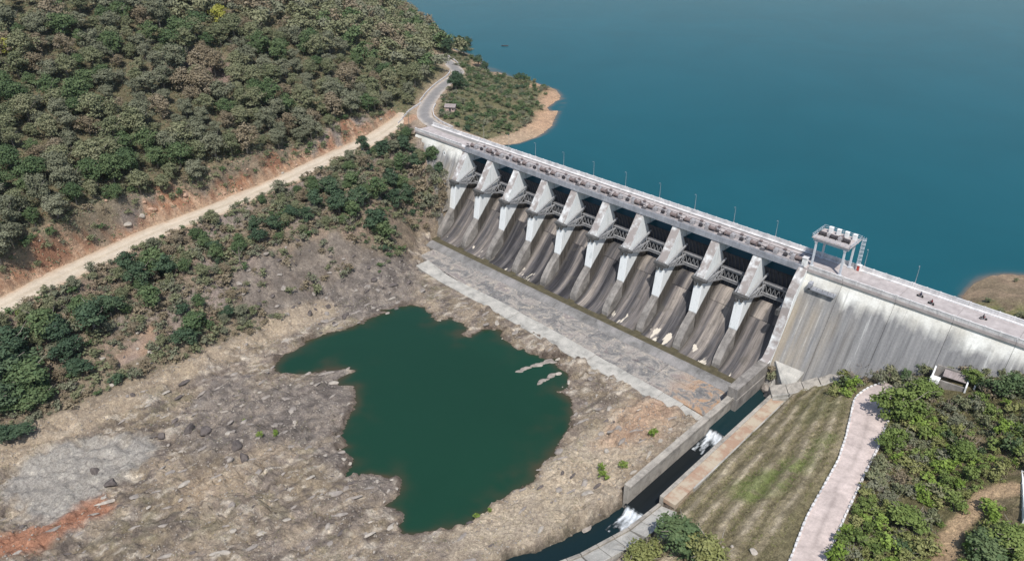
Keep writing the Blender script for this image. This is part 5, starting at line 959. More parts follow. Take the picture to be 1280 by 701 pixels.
def person(loc, rz, label, shirt, trousers, group):
    """seated rider: one skinned body, clothes and hair as thin shells over it"""
    J = {'pel': (-.18, 0, .86), 'ab': (-.16, 0, 1.06), 'ch': (-.11, 0, 1.28), 'nk': (-.07, 0, 1.46), 'hd': (-.03, 0, 1.58), 'ht': (-.02, 0, 1.70)}
    E = [('pel', 'ab'), ('ab', 'ch'), ('ch', 'nk'), ('nk', 'hd'), ('hd', 'ht')]; Rr = dict(pel=(.15, .12), ab=(.14, .11), ch=(.16, .12), nk=(.055, .055), hd=(.085, .10), ht=(.06, .07))
    for s, t in ((-1, 'r'), (1, 'l')):
        J.update({'sh'+t: (-.10, s*.19, 1.40), 'el'+t: (.06, s*.30, 1.18), 'wr'+t: (.25, s*.33, 1.10), 'ha'+t: (.31, s*.34, 1.08), 'hp'+t: (-.12, s*.11, .84), 'kn'+t: (.24, s*.19, .78), 'an'+t: (.05, s*.17, .38), 'to'+t: (.22, s*.17, .34)})
        E += [('ch', 'sh'+t), ('sh'+t, 'el'+t), ('el'+t, 'wr'+t), ('wr'+t, 'ha'+t), ('pel', 'hp'+t), ('hp'+t, 'kn'+t), ('kn'+t, 'an'+t), ('an'+t, 'to'+t)]
        Rr.update({'sh'+t: (.065, .065), 'el'+t: (.045, .045), 'wr'+t: (.03, .03), 'ha'+t: (.04, .03), 'hp'+t: (.10, .10), 'kn'+t: (.065, .065), 'an'+t: (.042, .042), 'to'+t: (.05, .035)})
        for f in range(5):                  # fingers round the grip
            a = 'f%d%s' % (f, t); J[a] = (.335-.004*f, s*(.30+.022*f), 1.055 if f else 1.10); E.append(('ha'+t, a)); Rr[a] = (.011, .011)
    K = list(J); me = bpy.data.meshes.new('person'); me.from_pydata([J[k] for k in K], [(K.index(a), K.index(b)) for a, b in E], []); o = link('person', me, None, loc, (0, 0, rz))
    md = o.modifiers.new('skin', 'SKIN'); md.use_smooth_shade = True
    for i, k in enumerate(K): me.skin_vertices[0].data[i].radius = Rr[k]
    me.skin_vertices[0].data[0].use_root = True; o.modifiers.new('sub', 'SUBSURF').render_levels = 1; o.modifiers['sub'].levels = 1
    me.materials.append(SKINM); tag(o, label, 'person', group)
    t = MB().tube([(-.20, 0, .84), (-.17, 0, 1.0), (-.12, 0, 1.25), (-.09, 0, 1.42), (-.075, 0, 1.47)], [.20, .19, .215, .17, .08], 10)
    for s in (-1, 1): t.tube([(-.10, s*.15, 1.40), (-.02, s*.25, 1.28), (.06, s*.30, 1.18), (.15, s*.315, 1.14)], [.10, .08, .065, .055], 7)
    t.build('shirt', shirt, o, smooth=True); t = MB()
    for s in (-1, 1): t.tube([(-.18, s*.09, .88), (-.1, s*.12, .84), (.24, s*.19, .79), (.15, s*.18, .58), (.05, s*.17, .40)], [.15, .13, .09, .075, .065], 7)
    t.build('trousers', trousers, o, smooth=True); MB().tube([(-.09, 0, 1.60), (-.06, 0, 1.68), (-.04, 0, 1.74), (-.03, 0, 1.765)], [.105, .115, .085, .03], 8).build('hair', M_BLACK, o, smooth=True); return o
CL = [simple('shirt_navy', (.03, .035, .07), (.05, .06, .1), 3), simple('shirt_maroon', (.14, .03, .035), (.2, .05, .05), 3), simple('shirt_grey', (.06, .06, .065), (.1, .1, .11), 3)]; TR = simple('trousers', (.03, .03, .035), (.06, .06, .07), 3)
for (x, y, rz, a, b, k) in ((181.3, 5.7, 3.1, 'dark motorcycle heading left nearest the upstream parapet', 'motorcycle rider in a navy shirt nearest the upstream parapet', 0), (184.9, 3.6, 2.9, 'dark motorcycle in the middle of the road just behind the first', 'motorcycle rider in a maroon shirt following in mid road', 1), (197.6, 5.2, .25, 'dark motorcycle alone near the right end of the dam road', 'motorcycle rider in dark grey alone near the right end', 2)):
    mo = empty('motorcycle', (x, y, .0), rz, a, 'motorcycle', 'motorcycles on the dam road')
    for nm, me, loc in MO: link(nm, me, mo, loc)
    person((x, y, 0), rz, b, CL[k], TR, 'riders on the dam road')
HAZE = .00008
# ---------------------------------------------------------------- vegetation
def unit(v): return v/(np.linalg.norm(v, axis=-1, keepdims=True)+1e-9)
def leaf_quads(P, Nrm, size, r):
    """one small leaf-spray quad at each point, turned about its normal"""
    n = len(P); t = unit(np.cross(Nrm, r.normal(size=(n, 3)))); b = np.cross(Nrm, t); s = size*(.6+.8*r.random((n, 1)))
    t = t*s; b = b*s*.62
    return np.stack([P-t-b*.5, P+t*.3-b, P+t+b*.4, P-t*.2+b], 1).reshape(-1, 3)
def crown_geo(seed, w, h, z0, nc, per, leaf, flat=0, cl=.30):
    """leaf sprays in uneven clumps round a crown; returns verts and tints"""
    r = np.random.default_rng(seed); V = []; T = []
    for i in range(nc):
        d = unit(r.normal(size=3)); d[2] = abs(d[2])*1.15-.15 if r.random() < .62 else d[2]
        rad = r.random()**.45; ax = np.array([w/2, w/2, h/2])*(1-cl*.5)
        c = d*rad*ax*np.array([1, 1, 1-.3*flat])+np.array([0, 0, z0+h/2]); c[:2] *= (.8+.35*math.sin(2.3*math.atan2(c[1], c[0])+seed))
        cr = w*cl*(.45+.55*r.random()); m = int(per*(.6+.8*r.random()))
        q = unit(r.normal(size=(m, 3))); q[:, 2] = np.where(q[:, 2] < -.6, -q[:, 2]*.6, q[:, 2]); rr = r.random((m, 1))**.35*cr
        P = c+q*rr*np.array([1, 1, .72]); Nn = unit(q+.45*r.normal(size=(m, 3))+np.array([0, 0, .25]))
        V.append(leaf_quads(P, Nn, leaf, r)); T.append(np.repeat(np.clip(r.random()*.7+.3*r.random(m), 0, 1), 4))
    return np.concatenate(V), np.concatenate(T)
def leafmesh(name, V, T, mat):
    A = np.stack([T, T, T, np.ones_like(T)], 1); return np_mesh(name, V, np.arange(len(V)).reshape(-1, 4), mat, False, ('tint', A))
def trunk_mesh(seed, h, w, r0, limbs=5, mat=None, seg=6, bare=False):
    r = random.Random(seed); m = MB(); lean = (r.uniform(-.4, .4), r.uniform(-.4, .4)); top = h*(.75 if not bare else .9)
    m.tube([(0, 0, -1.2), (lean[0]*.3, lean[1]*.3, h*.25), (lean[0], lean[1], h*.5), (lean[0]*1.3, lean[1]*1.3, top)], [r0*1.25, r0, r0*.7, r0*.25], seg)
    for i in range(limbs):
        a = 6.283*i/limbs+r.uniform(-.4, .4); z = h*r.uniform(.28, .6); f = z/(h*.5); L = w*r.uniform(.28, .45); p = (lean[0]*f*.9, lean[1]*f*.9, z)
        q = (p[0]+math.cos(a)*L*.55, p[1]+math.sin(a)*L*.55, z+L*.45); e = (p[0]+math.cos(a+.2)*L, p[1]+math.sin(a+.2)*L, z+L*.95)
        m.tube([p, q, e], [r0*.5, r0*.3, r0*.1], 5)
        if bare:
            for k in range(6): b2 = a+r.uniform(-1, 1); t = r.uniform(.3, 1); o = tuple(q[j]+(e[j]-q[j])*t for j in range(3)); m.tube([o, (o[0]+math.cos(b2)*L*.35, o[1]+math.sin(b2)*L*.35, o[2]+L*r.uniform(.2, .5))], [r0*.14, r0*.04], 3)
    return m.mesh('trunk', mat or M_BARK, smooth=True)
def project(x, y, z):
    d = Vector((float(x), float(y), float(z)))-Vector(CAM); zc = d.dot(AXF); return (.5+.742*d.dot(AXR)/zc, .5-1.357*d.dot(AXU)/zc, zc)
def inview(x, y, z, m=.04): u, v, zc = project(x, y, z); return zc > 1 and -m < u < 1+m and -m < v < 1+m+.04
def poisson(box, rad, mask, n, seed=1):
    """darts kept at a varying distance; mask(x, y) -> bool array"""
    r = np.random.default_rng(seed); X = r.uniform(box[0], box[1], n); Y = r.uniform(box[2], box[3], n); k = mask(X, Y); X, Y = X[k], Y[k]; cell = rad; G = {}; out = []
    for x, y in zip(X, Y):
        i, j = int(x//cell), int(y//cell); ok = True
        for a in (-1, 0, 1):
            for b in (-1, 0, 1):
                for (p, q) in G.get((i+a, j+b), ()):
                    if (p-x)**2+(q-y)**2 < rad*rad: ok = False; break
        if ok: G.setdefault((i, j), []).append((x, y)); out.append((x, y))
    return out
def gi(arr, x, y):
    i = np.clip(np.searchsorted(AX, x), 0, len(AX)-1); j = np.clip(np.searchsorted(AY, y), 0, len(AY)-1); return arr[j, i]
COLN = {'olive': L_OLIVE, 'grey': L_GREY, 'brown': L_BROWN, 'green': L_GREEN, 'dark': L_DARK, 'bright': L_BRIGHT, 'yellow': L_YELLOW}
# --- source meshes (each drawn by the plants that share it)
TREEV = {}
for ci, cn in enumerate(('olive', 'grey', 'brown', 'green')):
    for k in range(3):
        V_, T_ = crown_geo(100+ci*10+k, 7.6, 7.2, 1.1, 46, 92 if cn != 'brown' else 66, .21, 0, .24); TREEV.setdefault(cn, []).append((leafmesh('crown', V_, T_, COLN[cn]), trunk_mesh(k+ci*5, 8, 7.6, .24)))
DARKV = [(leafmesh('crown', *crown_geo(200+k, 7.0, 7.6, .3, 46, 66, .25, 0, .24), L_DARK), trunk_mesh(60+k, 8, 7.6, .26)) for k in range(4)]
MIDV = [(leafmesh('crown', *crown_geo(230+k, 7.0, 7.6, .3, 46, 66, .25, 0, .24), L_GREEN), trunk_mesh(70+k, 8, 7.6, .26)) for k in range(2)]
YELV = (leafmesh('crown', *crown_geo(260, 6.5, 7.5, 1.5, 28, 60, .28), L_YELLOW), trunk_mesh(80, 8, 6, .22))
ROUND = (leafmesh('crown', *crown_geo(270, 9.5, 9.5, .4, 60, 80, .30, 0, .26), L_DARK), trunk_mesh(81, 8, 8, .3))
BAREV = [trunk_mesh(300+k, 7, 6.5, .20, 8, M_TWIG, 5, True) for k in range(3)]
def stems_mesh(seed, w, h, n, mat=M_TWIG, rad=.028):
    r = random.Random(seed); m = MB()
    for i in range(n):
        a = r.uniform(0, 6.283); L = r.uniform(.4, 1)*w*.5; m.tube([(0.15*math.cos(a), .15*math.sin(a), -.3), (L*.45*math.cos(a), L*.45*math.sin(a), h*.55*r.uniform(.7, 1)), (L*math.cos(a+.3), L*math.sin(a+.3), h*r.uniform(.7, 1.05))], [rad*1.5, rad, rad*.4], 3)
    return m.mesh('stem', mat)
R_GREEN = leafmat('leaf_fresh', [(.085, .125, .036), (.135, .18, .05), (.19, .23, .075)]); R_OLIVE = leafmat('leaf_fresh_olive', [(.13, .145, .05), (.185, .195, .07), (.24, .24, .10)]); COLN['fresh'] = R_GREEN; COLN['tawny'] = R_OLIVE
RTREE = [(leafmesh('crown', *crown_geo(280+k, 7.0, 7.2, .3, 46, 62, .25, 0, .24), (R_GREEN, R_OLIVE, R_GREEN)[k]), trunk_mesh(90+k, 8, 7.6, .24)) for k in range(3)]
SHR = {}
for cn, spec in dict(olive=(22, 22), grey=(20, 17), brown=(18, 15), green=(24, 26), bright=(22, 24), dark=(24, 28), fresh=(24, 25), tawny=(23, 22)).items():
    for k in range(3): V_, T_ = crown_geo(400+17*len(cn)+k, 3.2, 2.3, -.1, spec[0], spec[1], .16, 0, .21); SHR.setdefault(cn, []).append((leafmesh('foliage', V_, T_, COLN[cn]), stems_mesh(k+len(cn)*7, 3, 2, 14 if cn in ('grey', 'brown') else 7)))
def tree(name, src, x, y, s, hs, label, group, cat='tree', dz=0):
    t = empty(name, (x, y, float(H(x, y))+dz), random.uniform(0, 6.28), label, cat, group); t.scale = (s, s, hs)
    link('crown', src[0], t); link('trunk', src[1], t); return t
def shrub(name, src, x, y, s, hs, label, group, cat='shrub', dz=-.1):
    o = link(name, src[0], None, (x, y, float(H(x, y))+dz), (0, 0, random.uniform(0, 6.28)), (s, s, hs)); tag(o, label, cat, group); link('stem', src[1], o); return o
# --- forest on the hill
def hillmask(X, Y):
    return (gi(TI['dr'], X, Y) > 6.8+6*fbm(X/14, Y/14, 61)) & ((gi(TI['side'], X, Y) > 0) | (Y > 14)) & (X < -8) & ((H(X, Y) > -4.6) | (Y < 0)) & (gi(TI['ar'], X, Y) > 7.5) & ~((X > -120) & (Y > 12) & (gi(TI['ar'], X, Y) < 60) & (X > -58+0*Y) ) & ((poly_sd(X, Y, PTS['bare']) > 2) | (noise(X/3, Y/3, 5) > .72))
def penmask(X, Y): return (Y > 12) & (X > -150) & (X < 0)
spots = poisson((-330, -10, -230, 190), 5.6, hillmask, 90000, 3)
def lakeside(x, y):                         # the open peninsula on the lake side of the asphalt road carries shrubs, not forest
    d, z, s = line_d(np.array([x]), np.array([y]), AROAD); return y > 12 and s[0] < 0 and x > -125
spots = [(x, y) for x, y in spots if inview(x, y, float(H(x, y))+4) and not lakeside(x, y)]
spots.sort(key=lambda p: math.dist((p[0], p[1], 0), CAM))
def hillcol(x, y, r):
    n = float(fbm(np.array(x/26), np.array(y/26), 71)); q = r.random()
    if n > .565: return 'brown' if q < .45 else 'grey' if q < .7 else 'olive'
    if n < .40: return 'green' if q < .5 else 'olive' if q < .8 else 'grey'
    return 'olive' if q < .52 else 'grey' if q < .78 else 'green' if q < .92 else 'brown'
rr = random.Random(5); ADJ = dict(olive='olive-green', grey='grey-green', brown='dry brown', green='deep green')
def hillwhere(x, y):
    u, v, _ = project(x, y, float(H(x, y))+4); d = float(gi(TI['dr'], np.array(x), np.array(y)))
    c = 'at the far left' if u < .07 else 'left of the clearing' if u < .14 else 'in line with the clearing' if u < .235 else 'right of the clearing' if u < .30 else 'towards the dam' if u < .36 else 'nearest the lake'
    if d < 22: return 'lining the red road cut '+c
    if float(gi(TI['ar'], np.array(x), np.array(y))) < 16: return 'bordering the asphalt road bend'
    r = 'low on the hill' if v > .40 else 'in the lower hillside wood' if v > .29 else 'in the middle hillside wood' if v > .19 else 'in the upper hillside wood' if v > .09 else 'along the top of the hill'
    return r+' '+c
far = []
for i, (x, y) in enumerate(spots):
    cn = hillcol(x, y, rr); s = rr.choice((rr.uniform(.75, 1.1), rr.uniform(1.0, 1.5), rr.uniform(1.2, 1.75))); hs = s*rr.uniform(.75, 1.05)
    if i < 300: sz = 'broad' if s > 1.15 else 'small' if s < .85 else 'mid-sized'; tree('forest_tree', rr.choice(TREEV[cn]), x, y, s, hs, f'{sz} {ADJ[cn]} forest tree {hillwhere(x, y)}', f'{sz} {ADJ[cn]} forest trees {hillwhere(x, y)}')
    else: far.append((x, y, cn, s, hs))
print('forest spots', len(spots))
def join_far(name, items, label):
    """the trees past the first three hundred, joined as one wood"""
    VV = []; TT = []; MI = []; names = ['olive', 'grey', 'brown', 'green']
    base = {(c, k): crown_geo(500+j*7+k, 7.6, 6.2, 1.2, 16, 34, .40, 0, .32) for j, c in enumerate(names) for k in range(2)}
    for (x, y, cn, s, hs) in items:
        V_, T_ = base[(cn, rr.randrange(2))]; a = rr.uniform(0, 6.28); c, n = math.cos(a), math.sin(a)
        P = np.stack([(V_[:, 0]*c-V_[:, 1]*n)*s+x, (V_[:, 0]*n+V_[:, 1]*c)*s+y, V_[:, 2]*hs+float(H(x, y))], 1); VV.append(P); TT.append(np.clip(T_*.6+rr.random()*.4, 0, 1)); MI.append(np.full(len(P)//4, names.index(cn)))
    T = np.concatenate(TT); V_ = np.concatenate(VV); me = np_mesh(name, V_, np.arange(len(V_)).reshape(-1, 4), [COLN[c] for c in names], False, ('tint', np.stack([T, T, T, np.ones_like(T)], 1)), np.concatenate(MI)); return tag(link(name, me), label, kind='stuff')
if far: join_far('distant_forest', far[:900], 'mixed green and brown forest higher up the hillside')
y_ = PTS['yellowtree']
for i, (x, y, w, h) in enumerate(y_): tree('forest_tree', YELV, x, y, w/6.5*1.35, h/8.5*1.4, ['bright yellow-green tree standing out near the top of the wooded hill', 'small yellowish tree high on the far left of the hill'][i], None)
# --- single trees of the left bank, the lone round tree, bright shrubs
LT = TREES['dark']; names_dark = 0
def where_bank(x, y):
    u, v, _ = project(x, y, float(H(x, y))+3)
    if u < .055: return 'in the dense clump at the left edge' 
    if u < .12: return 'below the dirt road near the left edge'
    if u < .19: return 'leaning over the dirt road at its widest view'
    if u < .30: return 'on the scrub slope below the middle of the dirt road'
    return 'on the wooded bank left of the spillway'
def bankspot(x, y):
    d = float(gi(TI['dr'], np.array(x), np.array(y))); z = float(H(x, y)); r = 'along the dirt road edge' if d < 11 else 'at the foot of the bank' if z < -29 else 'midway down the bank' if z < -20 else 'below the dirt road'
    u = project(x, y, z)[0]; return r+' '+('at the far left' if u < .05 else 'by the dense left clump' if u < .10 else 'left of the bare slide scar' if u < .14 else 'above the mud flat' if u < .19 else 'above the river track' if u < .25 else 'over the purple outcrop' if u < .31 else 'above the pool head' if u < .37 else 'nearest the spillway')
for i, (x, y, w, h) in enumerate(LT):
    if w == 8.5: tree('round_tree', ROUND, x, y, w/9.5, h/9.9, 'lone dense dark round tree beside the asphalt road above the lake', None); continue
    src = rr.choice(DARKV if i % 3 else MIDV); gl = ('dark green' if i % 3 else 'mid green')
    sz = 'tall' if h >= 8 else 'middling' if h >= 6 else 'small'
    lab = f'{sz} {gl} leafy tree {where_bank(x, y)}'
    tree('bank_tree', src, x, y, w/7.6*1.5, h/8.1*1.25, lab, f'{sz} {gl} trees {where_bank(x, y)}')
BL = ['bright green bush glowing among the dark trees below the spillway abutment', 'small lime bush by the dirt road at the left edge', 'bright green tuft of bush on the rocks left of the pool', 'larger lime bush on the rocks left of the pool', 'tiny lime bush beside dark cracked rock left of the pool', 'bright bush near the end of the channel wall', 'second bright bush hugging the channel wall end', 'bright low bush above the middle of the channel wall', 'green bush on orange soil below the apron corner', 'low green plant on the near shore of the pool', 'smaller green plant on the near shore of the pool', 'lime-green bush in the dense clump at the left edge']
for (x, y, w, h), lab in zip(TREES['bright'], BL): shrub('bush', rr.choice(SHR['bright']), x, y, w/3.0, h/2.1, lab, None, 'bush')
# --- bare trees
for (x, y, h), lab in zip(PTS['baretrees'], ['leafless grey tree with slim white trunk below the left abutment', 'leafless pale twin-trunk tree on the bank above the lower scrub', 'grey leafless tree at the top of the footpath', 'leafless tree leaning beside the footpath top', 'pinkish bare tree against the left pier', 'slim bare tree in the scrub below the dirt road']):
    t = empty('bare_tree', (x, y, float(H(x, y))), rr.uniform(0, 6), lab, 'tree'); t.scale = (h/7*.8, h/7*.8, h/7); link('trunk', rr.choice(BAREV), t)
for i, (x, y, w, h) in enumerate(TREES['brownbank']): shrub('scrub_bush', rr.choice(SHR['brown' if i % 3 else 'grey']), x, y, w/3.2, h/2.3, 'tall pinkish-brown dry thicket beside the left end pier', 'brown thickets beside the left end pier', 'bush')
def bankmask(X, Y): return (X < 16) & (Y < 2) & (Y > -230) & (((gi(TI['side'], X, Y) < 0) & (gi(TI['dr'], X, Y) > 6.2)) | (gi(TI['dr'], X, Y) > 90)) & (H(X, Y) > -32.6) & (H(X, Y) < -1) & (poly_sd(X, Y, PTS['slide']) > 0) & ((poly_sd(X, Y, PTS['mauve2']) > 0) | (noise(X/2.5, Y/2.5, 77) > .80)) & ~((X > -33) & (Y > -4)) & ~((X > -3) & (Y > -40))
for x, y in [p_ for p_ in poisson((-75, 10, -215, 0), 6.0, lambda X, Y: bankmask(X, Y) & (fbm(X/18, Y/18, 83) > .44) & (gi(TI['dr'], X, Y) > 9) & (poly_sd(X, Y, PTS['mauve2']) > 2), 5000, 31) if inview(*p_, -15)]:
    q = rr.random(); cn = 'olive' if q < .4 else 'grey' if q < .65 else 'brown' if q < .8 else 'green'; s = rr.uniform(.45, .95); w_ = bankspot(x, y)
    tree('bank_tree', rr.choice(TREEV[cn]), x, y, s, s*rr.uniform(.8, 1.0), f'{"broad" if s > .7 else "low"} {ADJ[cn]} tree {w_}', f'{"broad" if s > .7 else "low"} {ADJ[cn]} trees {w_}', dz=-.6)
# --- scrub: left bank
def scatter(name, mask, box, rad, n, seed, cols, smin, smax, labf, cat='shrub', cap=290, keep=None):
    pts = poisson(box, rad, mask, n, seed); pts = [(x, y) for x, y in pts if inview(x, y, float(H(x, y))+1)]; r = random.Random(seed)
    pts.sort(key=lambda p: math.dist((p[0], p[1], -20), CAM)); rest = pts[cap:]
    if len(pts) > cap: r.shuffle(pts); rest = pts[cap:]
    for x, y in pts[:cap]:
        cn = cols(x, y, r); s = r.uniform(smin, smax); lab, grp = labf(x, y, cn); shrub(name, r.choice(SHR[cn]), x, y, s, s*r.uniform(.6, 1.15), lab, grp, cat)
    if rest: join_shrubs(name.replace('bush', 'scrub') if 'scrub' not in name else 'scrub_mass', [(x, y, cols(x, y, r), r.uniform(smin, smax)) for x, y in rest], r)
    return rest
SHG = {}
def join_shrubs(name, items, r):
    names = list(SHR); VV = []; TT = []; MI = []
    for c in names:
        if (c, 0) not in SHG:
            for k in range(2): SHG[(c, k)] = crown_geo(700+len(c)*3+k, 3.2, 2.3, -.1, 16, 14, .20, 0, .23)
    for (x, y, cn, s) in items:
        V_, T_ = SHG[(cn, r.randrange(2))]; a = r.uniform(0, 6.28); c, n = math.cos(a), math.sin(a); VV.append(np.stack([(V_[:, 0]*c-V_[:, 1]*n)*s+x, (V_[:, 0]*n+V_[:, 1]*c)*s+y, V_[:, 2]*s*r.uniform(.6, 1.1)+float(H(x, y))-.1], 1)); TT.append(np.clip(T_*.6+r.random()*.4, 0, 1)); MI.append(np.full(len(V_)//4, names.index(cn)))
    T = np.concatenate(TT); V_ = np.concatenate(VV); tag(link(name, np_mesh(name, V_, np.arange(len(V_)).reshape(-1, 4), [COLN[c] for c in names], False, ('tint', np.stack([T, T, T, np.ones_like(T)], 1)), np.concatenate(MI))), 'smaller bushes filling the gaps of the scrub', kind='stuff')
SADJ = dict(fresh='fresh green', tawny='tawny green', olive='olive', grey='dry grey', brown='dry brown', green='green', dark='dark green', bright='lime-green')
def bankcol(x, y, r):
    n = float(fbm(np.array(x/16), np.array(y/16), 81)); q = r.random()
    if n > .54: return 'brown' if q < .5 else 'grey' if q < .85 else 'olive'
    return 'olive' if q < .34 else 'grey' if q < .60 else 'green' if q < .72 else 'dark' if q < .76 else 'brown'
def banklab(x, y, cn): w = bankspot(x, y); return f'{SADJ[cn]} scrub bush {w}', f'{SADJ[cn]} scrub bushes {w}'
rest_bank = scatter('scrub_bush', bankmask, (-75, 16, -215, 2), 2.3, 60000, 11, bankcol, .55, 1.9, banklab, 'bush')
def brow(X, Y): d = gi(TI['dr'], X, Y); return (gi(TI['side'], X, Y) > 0) & (d > 7.4) & (d < 19) & (X < -5) & (Y < 14) & (noise(X/5, Y/5, 19) > .25)
def browlab(x, y, cn): u = project(x, y, -8)[0]; w = 'at the far left' if u < .07 else 'left of the boulders' if u < .13 else 'above the boulders' if u < .2 else 'right of the boulders' if u < .27 else 'at the dam end'; return f'{SADJ[cn]} bush overhanging the red road cut {w}', f'{SADJ[cn]} bushes overhanging the road cut {w}'
scatter('brow_bush', brow, (-95, 5, -200, 14), 2.3, 9000, 41, lambda x, y, r: r.choice(('olive', 'grey', 'olive', 'green', 'brown')), .7, 1.6, browlab, 'bush')
# --- right bank bushes
ipath = lambda X, Y: gi(TI['inpath'], X, Y)
def rightmask(X, Y):
    td = line_d(X, Y, PTS['trail'])[0]
    east = X > np.interp(Y, [p[1] for p in PTS['pathR']][::-1], [p[0] for p in PTS['pathR']][::-1])
    return (Y < -3) & (H(X, Y) < -2.5) & (X > 164) & ((east & (ipath(X, Y) > 1.8) & (td > 2.6)) | ((Y > -24) & (X > 172) & (ipath(X, Y) > 1.2) & (noise(X/4, Y/4, 8) > .35))) & (poly_sd(X, Y, [(192, -16), (204, -15), (204, -5), (192, -6)]) > .5) & (poly_sd(X, Y, [(218, -35), (223.6, -35), (229, -55), (219, -52)]) > -.3) & (noise(X/7, Y/7, 18) > .16)
def rightcol(x, y, r):
    n = float(fbm(np.array(x/14), np.array(y/14), 91)); q = r.random()
    if y > -13: return 'brown' if q < .25 else 'grey' if q < .55 else 'olive' if q < .85 else 'green'
    if n > .60: return 'grey' if q < .3 else 'brown' if q < .45 else 'olive'
    return 'fresh' if q < .40 else 'tawny' if q < .74 else 'bright' if q < .90 else 'green' if q < .95 else 'grey'
def rightlab(x, y, cn):
    d, _, sd = line_d(np.array([x]), np.array([y]), PTS['trail']); p = float(ipath(np.array(x), np.array(y)))
    v = project(x, y, float(H(x, y)))[1]; q = ', at the bottom of the frame' if v > .93 else ', low down' if v > .85 else ', halfway up' if v > .78 else ', high up'
    w = 'at the foot of the right dam face'+(' by the roofless chamber' if 188 < x < 206 else ' right of the chamber' if x >= 206 else ' left of the path top') if y > -16 else 'edging the paved footpath'+q if p < 5 else 'beside the foot trail'+q if d[0] < 5 else 'just right of the footpath'+q if p < 12 else 'in the middle of the right thicket'+q if x < 208 else 'on the left side of the trail'+q if x < 216 else 'at the right edge beyond the trail'+q
    return f'{SADJ[cn]} bush {w}', f'{SADJ[cn]} bushes {w}'
rest_right = scatter('thicket_bush', rightmask, (163, 245, -125, -3), 1.95, 40000, 12, rightcol, .6, 1.9, rightlab, 'bush')
for (x, y, w, h), lab in zip(TREES['right'], ['leafy tree shading the upper footpath from the right', 'bushy tree beside the footpath below its bend', 'green tree below the roofless chamber', 'bright lime tree between footpath and trail, upper', 'bright lime tree between footpath and trail, lower', 'dark green tree below the foot trail at the bottom edge', 'dark olive tree at the right edge above the trail', 'broad dark olive tree beside the stream bank at the bottom', 'second olive tree beside the stream bank at the bottom edge', 'smaller olive tree beside the stream bank, leftmost of three', 'green tree in the middle of the right thicket', 'tree behind the thicket near the dam foot', 'broad green tree low in the right thicket', 'leafy tree at the bottom right corner']):
    src = YELV if 'lime' in lab else rr.choice(RTREE if 'dark' not in lab else MIDV)
    if 'lime' in lab: shrub('thicket_tree', rr.choice(SHR['bright']), x, y, w/3.0, h/2.2, lab, None, 'tree')
    else: tree('thicket_tree', src, x, y, w/7.6*1.45, h/8.1*1.25, lab, None, dz=-.8*h/8.1)
# --- peninsulas
def penm(X, Y): return (Y > 13) & (X > -130) & (X < 2) & (H(X, Y) > -4.3) & (gi(TI['ar'], X, Y) > 7.5) & (np.hypot(X+41.5, Y-29) > 6) & (noise(X/9, Y/9, 28) > .22)
def penlab(x, y, cn): w = 'on the peninsula near the road' if float(gi(TI['ar'], np.array(x), np.array(y))) < 22 else 'towards the orange tip of the peninsula' if y > 55 or x > -15 else 'on the green flank of the peninsula'; return f'{SADJ[cn]} low shrub {w}', f'{SADJ[cn]} low shrubs {w}'
pts_pen = [(x, y) for x, y in poisson((-130, 2, 13, 140), 2.7, penm, 16000, 13) if lakeside(x, y)]
for x, y in pts_pen[:280]:
    q = rr.random(); cn = 'green' if q < .45 else 'olive' if q < .75 else 'grey' if q < .92 else 'dark'; lab, grp = penlab(x, y, cn); s = rr.uniform(.8, 1.7); shrub('shore_shrub', rr.choice(SHR[cn]), x, y, s, s*rr.uniform(.6, 1.0), lab, grp)
for i, (x, y, w, h) in enumerate(TREES['pen']): tree('shore_tree', rr.choice(DARKV+MIDV), x, y, w/7.6*1.45, h/8.1*1.25, 'dark green tree in the belt between the upper road and the lake', 'dark trees between the upper road and the lake')
for i, (x, y, w, h) in enumerate(TREES['rightpen']): shrub('shore_shrub', rr.choice(SHR['olive']), x, y, w/3, h/2.1, ['dark low shrub on the small peninsula behind the right dam end', 'olive shrub on the small right peninsula nearest the parapet', 'broad olive shrub on the small right peninsula at the frame edge'][i % 3], 'shrubs on the right peninsula')
# --- undergrowth, dry grass and rubble that nobody could count
def clumps(name, P, leaf, per, rad, mats, mi, label, up_=.3, hs=.6):
    P = np.asarray(P); n = len(P); r = np.random.default_rng(len(P)); Pn = np.repeat(P, per, 0); q = unit(r.normal(size=(n*per, 3))); q[:, 2] = np.abs(q[:, 2])
    R0 = np.repeat(rad*(.5+r.random((n, 1))), per, 0); Q = Pn+q*R0*r.random((n*per, 1))**.4*np.array([1, 1, hs]); Nn = unit(q+.6*r.normal(size=q.shape)+np.array([0, 0, up_])); V_ = leaf_quads(Q, Nn, leaf, r); T = np.repeat(np.repeat(r.random(n), per)*.8+.2*r.random(n*per), 4)
    return tag(link(name, np_mesh(name, V_, np.arange(len(V_)).reshape(-1, 4), mats, False, ('tint', np.stack([T, T, T, np.ones_like(T)], 1)), np.repeat(np.repeat(mi, per), 1))), label, kind='stuff')
def cloud(mask, box, n, seed): r = np.random.default_rng(seed); X = r.uniform(box[0], box[1], n); Y = r.uniform(box[2], box[3], n); k = mask(X, Y); X, Y = X[k], Y[k]; return np.stack([X, Y, H(X, Y)], 1)
r9 = np.random.default_rng(9)
P_ = cloud(lambda X, Y: bankmask(X, Y) & (fbm(X/5, Y/5, 15) > .36), (-75, 16, -215, 2), 26000, 1); clumps('undergrowth', P_, .13, 9, .62, [L_BROWN, L_GREY, L_OLIVE], r9.choice(3, len(P_), p=[.42, .3, .28]), 'low dry scrub covering the slope below the dirt road')
